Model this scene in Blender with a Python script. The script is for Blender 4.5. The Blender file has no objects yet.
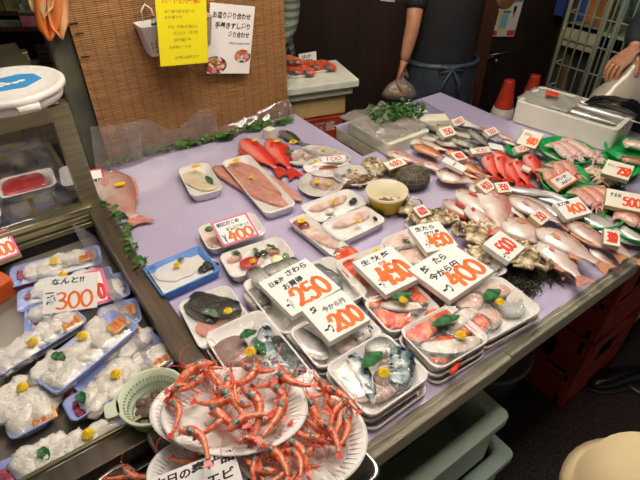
import bpy, bmesh, math, random
from mathutils import Vector, Matrix, noise, Euler
random.seed(7)
PI = math.pi
C = bpy.context.scene.collection
R = math.radians
# ------------------------------------------------------------------ camera geometry (world axes = table axes)
F = 495.0; TH = R(38.2); H = 1.66; CU = math.cos(R(54.5)); SU = math.sin(R(54.5))
def ray(px, py):
    x = (px-320)/F; y = -(py-240)/F
    X, Y, Z = x, y*math.sin(TH)+math.cos(TH), y*math.cos(TH)-math.sin(TH)
    return SU*X+CU*Y, -CU*X+SU*Y, Z, X, Y
def G(x, y, z=0.0): return Vector((SU*x+CU*y, -CU*x+SU*y, z))     # right/forward ground coords to world
def P(px, py, z):
    d = ray(px, py); t = (z-H)/d[2]; return Vector((d[0]*t, d[1]*t, z))
def PV(px, py, v):
    d = ray(px, py); t = v/d[1]; return Vector((d[0]*t, v, H+d[2]*t))
def PY(px, py, Y):
    d = ray(px, py); t = Y/d[4]; return Vector((d[0]*t, d[1]*t, H+d[2]*t))
CAMROT = R(54.5-90)
ZT = 0.80
# ------------------------------------------------------------------ materials
def lin(h):
    if isinstance(h, tuple): return h
    h = h.lstrip('#'); v = [int(h[i:i+2], 16)/255 for i in (0, 2, 4)]
    return tuple((c/12.92 if c <= .04045 else ((c+.055)/1.055)**2.4) for c in v)+(1,)
MATS = {}
def mat(name, c1, c2=None, scale=30, rough=.5, bump=0, bscale=None, metal=0, coat=0, sss=0, detail=3, pos=(.35, .65), stretch=None, emit=0, spec=None, c3=None):
    if name in MATS: return MATS[name]
    m = bpy.data.materials.new(name); m.use_nodes = True; nt = m.node_tree; N = nt.nodes; L = nt.links
    b = N['Principled BSDF']
    b.inputs['Base Color'].default_value = lin(c1); b.inputs['Roughness'].default_value = rough
    b.inputs['Metallic'].default_value = metal; b.inputs['Coat Weight'].default_value = coat; b.inputs['Coat Roughness'].default_value = .12
    if spec is not None: b.inputs['Specular IOR Level'].default_value = spec
    if sss:
        b.inputs['Subsurface Weight'].default_value = sss; b.inputs['Subsurface Scale'].default_value = .008
    tc = N.new('ShaderNodeTexCoord'); src = tc.outputs['Object']
    if stretch:
        mp = N.new('ShaderNodeMapping'); mp.inputs['Scale'].default_value = stretch; L.new(src, mp.inputs['Vector']); src = mp.outputs['Vector']
    if c2:
        n = N.new('ShaderNodeTexNoise'); n.inputs['Scale'].default_value = scale; n.inputs['Detail'].default_value = detail
        L.new(src, n.inputs['Vector'])
        r = N.new('ShaderNodeValToRGB'); r.color_ramp.elements[0].position = pos[0]; r.color_ramp.elements[1].position = pos[1]
        r.color_ramp.elements[0].color = lin(c1); r.color_ramp.elements[1].color = lin(c2)
        if c3:
            e = r.color_ramp.elements.new(pos[1]+.12); e.color = lin(c3)
        L.new(n.outputs['Fac'], r.inputs['Fac']); L.new(r.outputs['Color'], b.inputs['Base Color'])
    if bump:
        n2 = N.new('ShaderNodeTexNoise'); n2.inputs['Scale'].default_value = bscale or scale; n2.inputs['Detail'].default_value = 4
        L.new(src, n2.inputs['Vector']); bp = N.new('ShaderNodeBump'); bp.inputs['Strength'].default_value = bump; bp.inputs['Distance'].default_value = .004
        L.new(n2.outputs['Fac'], bp.inputs['Height']); L.new(bp.outputs['Normal'], b.inputs['Normal'])
    if emit:
        b.inputs['Emission Color'].default_value = lin(c1); b.inputs['Emission Strength'].default_value = emit
    MATS[name] = m; return m
def fishmat(name, belly, side, back, nz=.25, scale=40, rough=.3, metal=0, spots=None, axis='Y', coat=.4):
    """colour of the skin across the fish: belly to back"""
    if name in MATS: return MATS[name]
    m = bpy.data.materials.new(name); m.use_nodes = True; nt = m.node_tree; N = nt.nodes; L = nt.links
    b = N['Principled BSDF']; b.inputs['Roughness'].default_value = rough; b.inputs['Coat Weight'].default_value = coat; b.inputs['Metallic'].default_value = metal
    b.inputs['Coat Roughness'].default_value = .12
    tc = N.new('ShaderNodeTexCoord'); sp = N.new('ShaderNodeSeparateXYZ'); L.new(tc.outputs['Generated'], sp.inputs[0])
    n = N.new('ShaderNodeTexNoise'); n.inputs['Scale'].default_value = scale; n.inputs['Detail'].default_value = 4; L.new(tc.outputs['Object'], n.inputs['Vector'])
    ma = N.new('ShaderNodeMath'); ma.operation = 'MULTIPLY_ADD'; ma.inputs[1].default_value = nz; L.new(n.outputs['Fac'], ma.inputs[0])
    sb = N.new('ShaderNodeMath'); sb.operation = 'SUBTRACT'; sb.inputs[1].default_value = nz*.5; L.new(sp.outputs[axis], sb.inputs[0]); L.new(sb.outputs[0], ma.inputs[2])
    r = N.new('ShaderNodeValToRGB'); e = r.color_ramp.elements
    e[0].position = .15; e[0].color = lin(belly); e[1].position = .85; e[1].color = lin(back)
    k = e.new(.5); k.color = lin(side)
    L.new(ma.outputs[0], r.inputs['Fac']); out = r.outputs['Color']
    if spots:
        v = N.new('ShaderNodeTexNoise'); v.inputs['Scale'].default_value = spots[1]; v.inputs['Detail'].default_value = 2; L.new(tc.outputs['Object'], v.inputs['Vector'])
        r2 = N.new('ShaderNodeValToRGB'); r2.color_ramp.elements[0].position = spots[2]; r2.color_ramp.elements[1].position = spots[2]+(spots[3] if len(spots) > 3 else .06)
        L.new(v.outputs['Fac'], r2.inputs['Fac'])
        mx = N.new('ShaderNodeMix'); mx.data_type = 'RGBA'; L.new(r2.outputs['Color'], mx.inputs['Factor']); L.new(out, mx.inputs['A']); mx.inputs['B'].default_value = lin(spots[0])
        out = mx.outputs['Result']
    L.new(out, b.inputs['Base Color'])
    bp = N.new('ShaderNodeBump'); bp.inputs['Strength'].default_value = .25; bp.inputs['Distance'].default_value = .002
    vo = N.new('ShaderNodeTexVoronoi'); vo.inputs['Scale'].default_value = 260; L.new(tc.outputs['Object'], vo.inputs['Vector'])
    L.new(vo.outputs['Distance'], bp.inputs['Height']); L.new(bp.outputs['Normal'], b.inputs['Normal'])
    MATS[name] = m; return m
def film(name, tint=(1, 1, 1, 1), fac=.035, rough=.06, bscale=34, bstr=.9, dens=0, dcol='#ffffff'):
    """clear plastic: see-through with glossy wrinkles; dens adds milky body"""
    if name in MATS: return MATS[name]
    m = bpy.data.materials.new(name); m.use_nodes = True; nt = m.node_tree; N = nt.nodes; L = nt.links
    N.remove(N['Principled BSDF']); out = N['Material Output']
    tr = N.new('ShaderNodeBsdfTransparent'); tr.inputs[0].default_value = tint
    gl = N.new('ShaderNodeBsdfGlossy'); gl.inputs['Roughness'].default_value = rough
    tc = N.new('ShaderNodeTexCoord'); n = N.new('ShaderNodeTexNoise'); n.inputs['Scale'].default_value = bscale; n.inputs['Detail'].default_value = 5; n.inputs['Distortion'].default_value = .8
    L.new(tc.outputs['Object'], n.inputs['Vector']); bp = N.new('ShaderNodeBump'); bp.inputs['Strength'].default_value = bstr; bp.inputs['Distance'].default_value = .01
    L.new(n.outputs['Fac'], bp.inputs['Height']); L.new(bp.outputs['Normal'], gl.inputs['Normal'])
    lw = N.new('ShaderNodeLayerWeight'); lw.inputs['Blend'].default_value = .25
    ma = N.new('ShaderNodeMath'); ma.operation = 'MULTIPLY_ADD'; ma.inputs[1].default_value = .35; ma.inputs[2].default_value = fac; L.new(lw.outputs['Facing'], ma.inputs[0])
    mx = N.new('ShaderNodeMixShader'); L.new(ma.outputs[0], mx.inputs[0]); 
    base = tr.outputs[0]
    if dens:
        df = N.new('ShaderNodeBsdfDiffuse'); df.inputs[0].default_value = lin(dcol); m2 = N.new('ShaderNodeMixShader'); m2.inputs[0].default_value = dens
        L.new(tr.outputs[0], m2.inputs[1]); L.new(df.outputs[0], m2.inputs[2]); base = m2.outputs[0]
    L.new(base, mx.inputs[1]); L.new(gl.outputs[0], mx.inputs[2]); L.new(mx.outputs[0], out.inputs['Surface'])
    MATS[name] = m; return m
# ------------------------------------------------------------------ mesh collector
class MB:
    def __init__(s): s.v = []; s.f = []; s.m = []; s.cur = 0
    def add(s, vs, fs, M=None):
        o = len(s.v)
        for p in vs:
            p = Vector(p); s.v.append(M @ p if M else p)
        for f in fs: s.f.append([i+o for i in f]); s.m.append(s.cur)
        return s
    def box(s, c, d, rz=0, M=None):
        x, y, z = d[0]/2, d[1]/2, d[2]/2
        T = Matrix.Translation(c) @ Matrix.Rotation(rz, 4, 'Z')
        if M: T = M @ T
        return s.add([(-x,-y,-z),(x,-y,-z),(x,y,-z),(-x,y,-z),(-x,-y,z),(x,-y,z),(x,y,z),(-x,y,z)], [(0,3,2,1),(4,5,6,7),(0,1,5,4),(1,2,6,5),(2,3,7,6),(3,0,4,7)], T)
    def loft(s, rings, cap0=True, cap1=True, closed=True, M=None):
        n = len(rings[0]); vs = [p for r in rings for p in r]; fs = []
        for i in range(len(rings)-1):
            for j in range(n if closed else n-1):
                k = (j+1) % n; fs.append((i*n+j, i*n+k, (i+1)*n+k, (i+1)*n+j))
        if cap0: fs.append(tuple(range(n-1, -1, -1)))
        if cap1: fs.append(tuple((len(rings)-1)*n+j for j in range(n)))
        return s.add(vs, fs, M)
    def tube(s, pts, rad, n=8, M=None, flat=1.0, cap=True):
        pts = [Vector(p) for p in pts]; rings = []
        if not isinstance(rad, (list, tuple)): rad = [rad]*len(pts)
        up = Vector((0, 0, 1)); 
        for i, p in enumerate(pts):
            d = (pts[min(i+1, len(pts)-1)]-pts[max(i-1, 0)])
            d = d.normalized() if d.length > 1e-9 else Vector((1, 0, 0))
            u = up if abs(d.dot(up)) < .95 else Vector((0, 1, 0))
            a = d.cross(u).normalized(); b = a.cross(d).normalized()
            rings.append([p+rad[i]*(math.cos(t)*a+flat*math.sin(t)*b) for t in [2*PI*k/n for k in range(n)]])
        return s.loft(rings, cap, cap, True, M)
    def lathe(s, prof, n=32, c=(0, 0, 0), sx=1, sy=1, M=None, cap0=True, cap1=True):
        rings = [[(c[0]+r*sx*math.cos(2*PI*k/n), c[1]+r*sy*math.sin(2*PI*k/n), c[2]+z) for k in range(n)] for r, z in prof]
        return s.loft(rings, cap0, cap1, True, M)
    def ball(s, c, r, n=12, m=8, M=None, fn=None):
        rr = r if isinstance(r, (list, tuple)) else (r, r, r); vs = []; fs = []
        for i in range(m+1):
            a = PI*i/m
            for j in range(n):
                b = 2*PI*j/n; d = Vector((math.sin(a)*math.cos(b), math.sin(a)*math.sin(b), math.cos(a)))
                k = fn(d) if fn else 1
                vs.append((c[0]+d.x*rr[0]*k, c[1]+d.y*rr[1]*k, c[2]+d.z*rr[2]*k))
        for i in range(m):
            for j in range(n):
                k = (j+1) % n; fs.append((i*n+j, (i+1)*n+j, (i+1)*n+k, i*n+k))
        return s.add(vs, fs, M)
    def prism(s, poly, z0, z1, M=None):
        n = len(poly)
        return s.loft([[(x, y, z0) for x, y in poly], [(x, y, z1) for x, y in poly]], True, True, True, M)
    def grid(s, nx, ny, fn, M=None):
        vs = [fn(i/nx, j/ny) for j in range(ny+1) for i in range(nx+1)]
        fs = [(j*(nx+1)+i, j*(nx+1)+i+1, (j+1)*(nx+1)+i+1, (j+1)*(nx+1)+i) for j in range(ny) for i in range(nx)]
        return s.add(vs, fs, M)
    def mesh(s, name, mats, smooth=True):
        me = bpy.data.meshes.new(name); me.from_pydata([tuple(v) for v in s.v], [], s.f)
        for m in (mats if isinstance(mats, (list, tuple)) else [mats]): me.materials.append(m)
        for p, k in zip(me.polygons, s.m): p.material_index = k; p.use_smooth = smooth
        me.validate(); 
        bm = bmesh.new(); bm.from_mesh(me); bmesh.ops.remove_doubles(bm, verts=bm.verts, dist=1e-6); bmesh.ops.recalc_face_normals(bm, faces=bm.faces); bm.to_mesh(me); bm.free()
        return me
    def obj(s, name, mats, parent=None, smooth=True, bevel=0, sub=0, loc=None, rot=None, auto=None):
        o = bpy.data.objects.new(name, s.mesh(name, mats, smooth)); C.objects.link(o)
        if parent: o.parent = parent
        if loc is not None: o.location = loc
        if rot is not None: o.rotation_euler = rot
        if bevel:
            b = o.modifiers.new('bevel', 'BEVEL'); b.width = bevel; b.segments = 2; b.limit_method = 'ANGLE'; b.harden_normals = False
        if sub:
            q = o.modifiers.new('subd', 'SUBSURF'); q.levels = sub; q.render_levels = sub
        return o
def tag(o, label=None, cat=None, group=None, kind=None):
    if label: o['label'] = label
    if cat: o['category'] = cat
    if group: o['group'] = group
    if kind: o['kind'] = kind
    return o
def thing(name, label, cat, loc=(0, 0, 0), rz=0, group=None):
    o = bpy.data.objects.new(name, None); C.objects.link(o); o.empty_display_size = .02
    o.location = loc; o.rotation_euler = (0, 0, rz); tag(o, label, cat, group); return o
def struct(o): o['kind'] = 'structure'; return o
KIDS = {}
def dup(root, label=None, group=None):
    r = root.copy(); C.objects.link(r)
    if label: r['label'] = label
    if group: r['group'] = group
    for ch in [o for o in root.children]:
        c = ch.copy(); C.objects.link(c); c.parent = r; c.matrix_parent_inverse = ch.matrix_parent_inverse.copy()
        for g in [o for o in ch.children]:
            d = g.copy(); C.objects.link(d); d.parent = c
    return r
def interp(pr, t):
    for (a, x), (b, y) in zip(pr, pr[1:]):
        if t <= b:
            k = (t-a)/(b-a) if b > a else 0; k = k*k*(3-2*k)*.5+k*.5
            return x+(y-x)*k
    return pr[-1][1]
def rrect(L, W, r, n=5):
    r = min(r, L*.49, W*.49); out = []
    for cx, cy, a0 in ((L/2-r, W/2-r, 0), (-L/2+r, W/2-r, PI/2), (-L/2+r, -W/2+r, PI), (L/2-r, -W/2+r, 3*PI/2)):
        for k in range(n+1):
            a = a0+PI/2*k/n; out.append((cx+r*math.cos(a), cy+r*math.sin(a)))
    return out
def frame(a, b, roll=0):
    """matrix whose x axis runs from a to b"""
    x = (b-a).normalized(); z = Vector((0, 0, 1)); y = z.cross(x).normalized(); z = x.cross(y).normalized()
    M = Matrix((x, y, z)).transposed().to_4x4() @ Matrix.Rotation(roll, 4, 'X')
    M.translation = (a+b)/2; return M
def setm(o, M):
    o.location = M.to_translation(); o.rotation_euler = M.to_euler()
def smoothpath(pts, k=6):
    pts = [Vector(p) for p in pts]; out = []
    for i in range(len(pts)-1):
        p0 = pts[max(i-1, 0)]; p1 = pts[i]; p2 = pts[i+1]; p3 = pts[min(i+2, len(pts)-1)]
        for j in range(k):
            t = j/k
            out.append(.5*((2*p1)+(p2-p0)*t+(2*p0-5*p1+4*p2-p3)*t*t+(3*p1-p0-3*p2+p3)*t**3))
    out.append(pts[-1]); return out
# ------------------------------------------------------------------ shared materials
FOAM = mat('white foam', '#e9e4de', '#f1ede8', 60, .55, .15, 300)
FOAMG = mat('aged foam', '#cfd0bc', '#dfdfd0', 14, .7, .5, 120)
BLUEF = mat('blue foam', '#8ea0e0', '#a4b4ec', 20, .5)
WRAP = film('cling film')
WRAP2 = film('loose cling film', fac=.07, bscale=14, bstr=1.0, rough=.12)
PAPER = mat('white card', '#f2eeea', rough=.6)
ORANGE = mat('orange marker', '#f6782a', '#ee6420', 40, .6)
REDINK = mat('red marker', '#dd3a22', rough=.6)
BLACK = mat('black ink', '#16130f', rough=.6)
PINKB = mat('pink border print', '#e86a9a', rough=.6)
STEEL = mat('brushed steel', '#b9b4a6', '#a39d8c', 8, .28, .05, 200, metal=1, stretch=(1, 30, 30))
STEELD = mat('dull steel', '#8f8c85', '#7c7871', 8, .35, .05, 100, metal=1)
YEL = mat('yellow petal', '#f8d818', '#f6cc10', 60, .5)
GREENL = mat('green leaf', '#2c7a3c', '#174a24', 120, .6)
SALMON = mat('salmon flesh', '#d23c1c', '#ee8058', 34, .42, .3, 60, coat=.15, stretch=(2.6, 1, 1), detail=3, pos=(.45, .62))
SKIN_G = mat('grey fish skin', '#403e3c', '#8a867e', 50, .35, coat=.2)
PALE = mat('pale flesh', '#e8d2c6', '#d4a698', 26, .42, .2, 90, coat=.15, stretch=(2.2, 1, 1))
WHITEF = mat('white flesh', '#e9e2d8', '#cfbcae', 26, .42, .2, 90, coat=.15, stretch=(2.2, 1, 1))
RAWP = mat('pink flesh', '#cf9484', '#b87a6c', 30, .42, .2, 90, coat=.15, stretch=(1, 3, 1))
TUNA = mat('tuna flesh', '#b5242c', '#cf4a4c', 24, .35, .15, 90, coat=.5)
EYEW = mat('fish eye ring', '#c9b98a', rough=.2, coat=.5)
EYEB = mat('fish eye pupil', '#0d0c0c', rough=.1)
YST = mat('yellow sticker', '#f2c81e', rough=.45)
# ------------------------------------------------------------------ lettering
def font_mesh(txt, w, h, M, mb, slant=.0, bold=0.0, rot=0):
    cu = bpy.data.curves.new('t', 'FONT'); cu.body = txt; cu.size = 1; cu.resolution_u = 2; cu.offset = bold; cu.shear = slant
    o = bpy.data.objects.new('t', cu); C.objects.link(o)
    dg = bpy.context.evaluated_depsgraph_get(); dg.update()
    me = bpy.data.meshes.new_from_object(o.evaluated_get(dg))
    bpy.data.objects.remove(o); bpy.data.curves.remove(cu)
    if not me.vertices: bpy.data.meshes.remove(me); return
    xs = [v.co.x for v in me.vertices]; ys = [v.co.y for v in me.vertices]
    x0, x1, y0, y1 = min(xs), max(xs), min(ys), max(ys)
    sy = h/(y1-y0); sx = w/(x1-x0) if w else sy
    cr, sr = math.cos(rot), math.sin(rot); vs = []
    for v in me.vertices:
        a, b = (v.co.x-x0)*sx, (v.co.y-y0)*sy
        vs.append((a*cr-b*sr, a*sr+b*cr, 0))
    mb.add(vs, [tuple(p.vertices) for p in me.polygons], M); bpy.data.meshes.remove(me)
DIG = {
 '0': [[(.3, 1), (.08, .8), (.02, .45), (.15, .08), (.35, 0), (.55, .2), (.6, .55), (.5, .88), (.28, 1)]],
 '1': [[(.2, .85), (.32, 1), (.3, .5), (.28, 0)]],
 '2': [[(.05, .72), (.15, .95), (.4, 1), (.55, .78), (.45, .5), (.2, .2), (.02, .05), (.3, .08), (.62, .02)]],
 '3': [[(.08, .95), (.35, 1), (.52, .85), (.42, .62), (.22, .54), (.48, .47), (.58, .25), (.4, .03), (.05, .08)]],
 '4': [[(.3, 1), (.18, .65), (.02, .36), (.3, .36), (.62, .38)], [(.45, .72), (.42, .35), (.38, -.02)]],
 '5': [[(.55, .98), (.18, .96), (.12, .58), (.4, .62), (.58, .4), (.5, .1), (.25, 0), (.03, .12)]],
 '6': [[(.45, 1), (.2, .75), (.05, .4), (.15, .05), (.4, 0), (.55, .25), (.4, .48), (.12, .35)]],
 '7': [[(.05, .9), (.35, .95), (.58, .92), (.4, .5), (.25, 0)]],
 '8': [[(.5, .85), (.3, 1), (.1, .82), (.3, .55), (.52, .25), (.3, 0), (.06, .2), (.3, .52), (.5, .85)]],
 'Y': [[(.05, 1), (.3, .6)], [(.55, 1), (.3, .6), (.3, 0)], [(.1, .5), (.5, .5)], [(.1, .3), (.5, .3)]],
 '-': [[(.02, .55), (.3, .5), (.5, .55)]],
}
def brush(txt, w, h, M, mb, lw=.14, rise=0.0):
    """hand painted figures: thick flat strokes"""
    n = len(txt); adv = w/n; r0 = h*lw*.5; lay = 0
    for i, ch in enumerate(txt):
        if ch not in DIG: continue
        for st in DIG[ch]:
            pts = smoothpath([(i*adv+p[0]*adv*1.45-adv*.02, p[1]*h+rise*h*i, 0) for p in st], 5)
            vs = []; k = len(pts); lay += 1
            for j, p in enumerate(pts):
                d = (pts[min(j+1, k-1)]-pts[max(j-1, 0)]).normalized(); nn = Vector((-d.y, d.x, 0))
                rr = r0*(.75+.4*abs(nn.x)+.08*math.sin(j*1.7+i))
                e = d*rr*.6 if j in (0, k-1) else Vector()
                if j == 0: e = -e
                vs += [p+nn*rr+e+Vector((0, 0, lay*2e-5)), p-nn*rr+e+Vector((0, 0, lay*2e-5))]
            mb.add(vs, [(2*j, 2*j+1, 2*j+3, 2*j+2) for j in range(k-1)], M)
def lettering(parent, w, h, items):
    """items: (kind,text,x,y,w,h,material[,extra]) in fractions of the face, y up; face centre origin"""
    for kk, it in enumerate(items):
        kind, txt, x, y, ww, hh, m = it[:7]; ex = it[7] if len(it) > 7 else 0
        mb = MB(); T = Matrix.Translation((-w/2+x*w, -h/2+y*h, .0004+kk*6e-5))
        if kind == 'b': brush(txt, ww*w, hh*h, T, mb, lw=(ex or .2)*.72)
        elif kind == 'f': font_mesh(txt, ww*w if ww else 0, hh*h*1.12, T, mb, slant=.12, bold=.035 if not ex else ex)
        elif kind == 'fb': font_mesh(txt, ww*w if ww else 0, hh*h, T @ Matrix.Rotation(ex, 4, 'Z'), mb, bold=.02)
        elif kind == 'l': mb.box((ww*w/2, hh*h/2, 0), (ww*w, max(hh*h, .0015), .0002), ex)
        if mb.v:
            o = mb.obj('lettering' if kind != 'l' else 'underline', m, parent, smooth=False)
def sign(c4, zt, zb, label, items, th=.016, face=PAPER, side=FOAM, border=None, name='price_sign', cat='price sign', group=None, bw=.05):
    Q = [P(*c4[0], zt), P(*c4[1], zt), P(*c4[2], zb), P(*c4[3], zb)]
    return card(Q, label, items, th, face, side, border, name, cat, group, bw)
def card(Q, label, items, th=.016, face=PAPER, side=FOAM, border=None, name='price_sign', cat='price sign', group=None, bw=.05):
    c = sum(Q, Vector())/4; x = ((Q[1]-Q[0])+(Q[2]-Q[3])); y = ((Q[0]-Q[3])+(Q[1]-Q[2]))
    w = x.length/2; h = y.length/2; x.normalize(); z = x.cross(y).normalized(); y = z.cross(x)
    M = Matrix((x, y, z)).transposed().to_4x4(); M.translation = c
    o = thing(name, label, cat, group=group); setm(o, M)
    MB().box((0, 0, -th/2-.0003), (w, h, th)).obj('board', side, o, smooth=False, bevel=.001)
    MB().box((0, 0, 0), (w*.995, h*.995, .0006)).obj('face', face, o, smooth=False)
    if border:
        b = MB(); e = bw*min(w, h)
        for cc, d in (((0, h/2-e/2, .0005), (w, e, .0004)), ((0, -h/2+e/2, .0005), (w, e, .0004)), ((-w/2+e/2, 0, .0005), (e, h, .0004)), ((w/2-e/2, 0, .0005), (e, h, .0004))): b.box(cc, d)
        b.obj('border', border, o, smooth=False)
    lettering(o, w, h, items)
    return o
# ------------------------------------------------------------------ trays, garnish
class T: pass
def tray(c4, zr, label, h=.03, m=FOAM, wrap=True, under=0, bulge=.008, r=.022, name='foam_tray', cat='tray', stickers=(), taper=.86, group=None, wm=None, rimm=None, ulabel=None):
    Q = [P(*c, zr) for c in c4]; c = sum(Q, Vector())/4
    x = (Q[1]-Q[0])+(Q[2]-Q[3]); y = (Q[0]-Q[3])+(Q[1]-Q[2]); x.normalize(); yy = Vector((-x.y, x.x, 0))
    if yy.dot(y) < 0: yy = -yy
    L = abs(((Q[1]-Q[0])+(Q[2]-Q[3])).dot(x))/2; W = abs(((Q[0]-Q[3])+(Q[1]-Q[2])).dot(yy))/2
    rz = math.atan2(x.y, x.x)
    t = T(); t.c = c; t.L = L; t.W = W; t.z = zr-h+.003; t.rz = rz
    base = Vector((c.x, c.y, zr-h))
    o = thing(name, label, cat, base, rz, group); t.o = o
    def shell(hh):
        b = MB(); rings = []
        for s, z in ((taper, 0), (.985, hh-.003), (1.0, hh-.003), (1.0, hh), (.95, hh), (taper-.02, .003)):
            rings.append([(px, py, z) for px, py in rrect(L*s if s > .9 else L-(1-s)*.12*1.2, W*s if s > .9 else W-(1-s)*.12*1.2, r)])
        b.loft(rings); return b
    shell(h).obj('dish', m, o)
    if wrap:
        b = MB(); sd = random.random()*50
        def fn(a, d):
            X = (a-.5)*L*.985; Y = (d-.5)*W*.985; e = min(1, 6*min(a, 1-a))*min(1, 6*min(d, 1-d))
            z = h+.0012+bulge*e*(.8+.5*noise.noise(Vector((X*14+sd, Y*14, 0))))
            return (X, Y, z)
        b.grid(16, 12, fn)
        b.obj('film', wm or WRAP, o)
    for (px, py) in stickers:
        p = P(px, py, zr+bulge); q = p-base; q.rotate(Euler((0, 0, -rz)))
        s = MB().lathe([(.012, 0), (.012, .0006)], 16, (q.x, q.y, h+bulge+.0025), 1.25, .8).obj('price_sticker', YST, o, smooth=False)
        mb = MB(); brush('Y', .008, .010, Matrix.Translation((q.x-.004, q.y-.005, h+bulge+.0035)), mb, .15); mb.obj('sticker_print', REDINK, s, smooth=False)
    for k in range(under):
        z = zr-h-(k+1)*.019
        u = thing(name, (ulabel or label)+(', lowest of three' if k == under-1 and under > 1 else ', one below it'), cat, Vector((c.x, c.y, z))+Vector((random.uniform(-.004, .004), random.uniform(-.004, .004), 0)), rz+random.uniform(-.03, .03))
        shell(.03).obj('dish', m, u)
    return t
_fl = None
def flower(px, py, z, label, s=1.0, group=None):
    global _fl
    if _fl is None:
        _fl = {}
        b = MB()
        for ring, (n, r, zz) in enumerate(((14, .0125, .002), (12, .0095, .005), (9, .006, .0075))):
            for k in range(n):
                a = 2*PI*k/n+ring*.2; M = Matrix.Rotation(a, 4, 'Z')
                b.add([(0, 0, zz*.6), (r*.6, -.0022, zz), (r, 0, zz-.001), (r*.6, .0022, zz), (r*.6, 0, zz+.0012)], [(0, 1, 4), (1, 2, 4), (2, 3, 4), (3, 0, 4), (0, 3, 2, 1)], M)
        _fl['p'] = b.mesh('petals', YEL, smooth=False)
        _fl['c'] = MB().ball((0, 0, .007), (.004, .004, .003), 10, 6).mesh('flower_centre', mat('flower centre', '#e0a010', '#f0c828', 300, .6))
    o = thing('chrysanthemum', label, 'flower', P(px, py, z), random.random()*6, group); o.scale = (s, s, s)
    for n, k in (('petals', 'p'), ('flower_centre', 'c')):
        c = bpy.data.objects.new(n, _fl[k]); C.objects.link(c); c.parent = o
    return o
def leaf(a, b, z, label, w=.5, m=GREENL, serr=True, lift=.006, name='shiso_leaf'):
    A, B = P(*a, z), P(*b, z); L = (B-A).length; mb = MB(); n = 26; vs = []
    for i in range(n+1):
        t = i/n; hw = w*L*.42*math.sin(PI*min(1, t*.95+.03))**.8*(1+(.22 if i % 2 and serr else -.08)); zz = lift*math.sin(PI*t)*.5+.0015*math.sin(t*14)
        vs += [((t-.5)*L-.15*hw, -hw, zz+.35*hw), ((t-.5)*L, 0, zz), ((t-.5)*L-.15*hw, hw, zz+.2*hw)]
    fs = []
    for i in range(n):
        for j in (0, 1): fs.append((3*i+j, 3*i+j+1, 3*i+j+4, 3*i+j+3))
    mb.add(vs, fs)
    o = mb.obj(name, m, smooth=False); s = o.modifiers.new('s', 'SOLIDIFY'); s.thickness = .0006
    tag(o, label, 'leaf'); setm(o, frame(A, B)); return o
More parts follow.
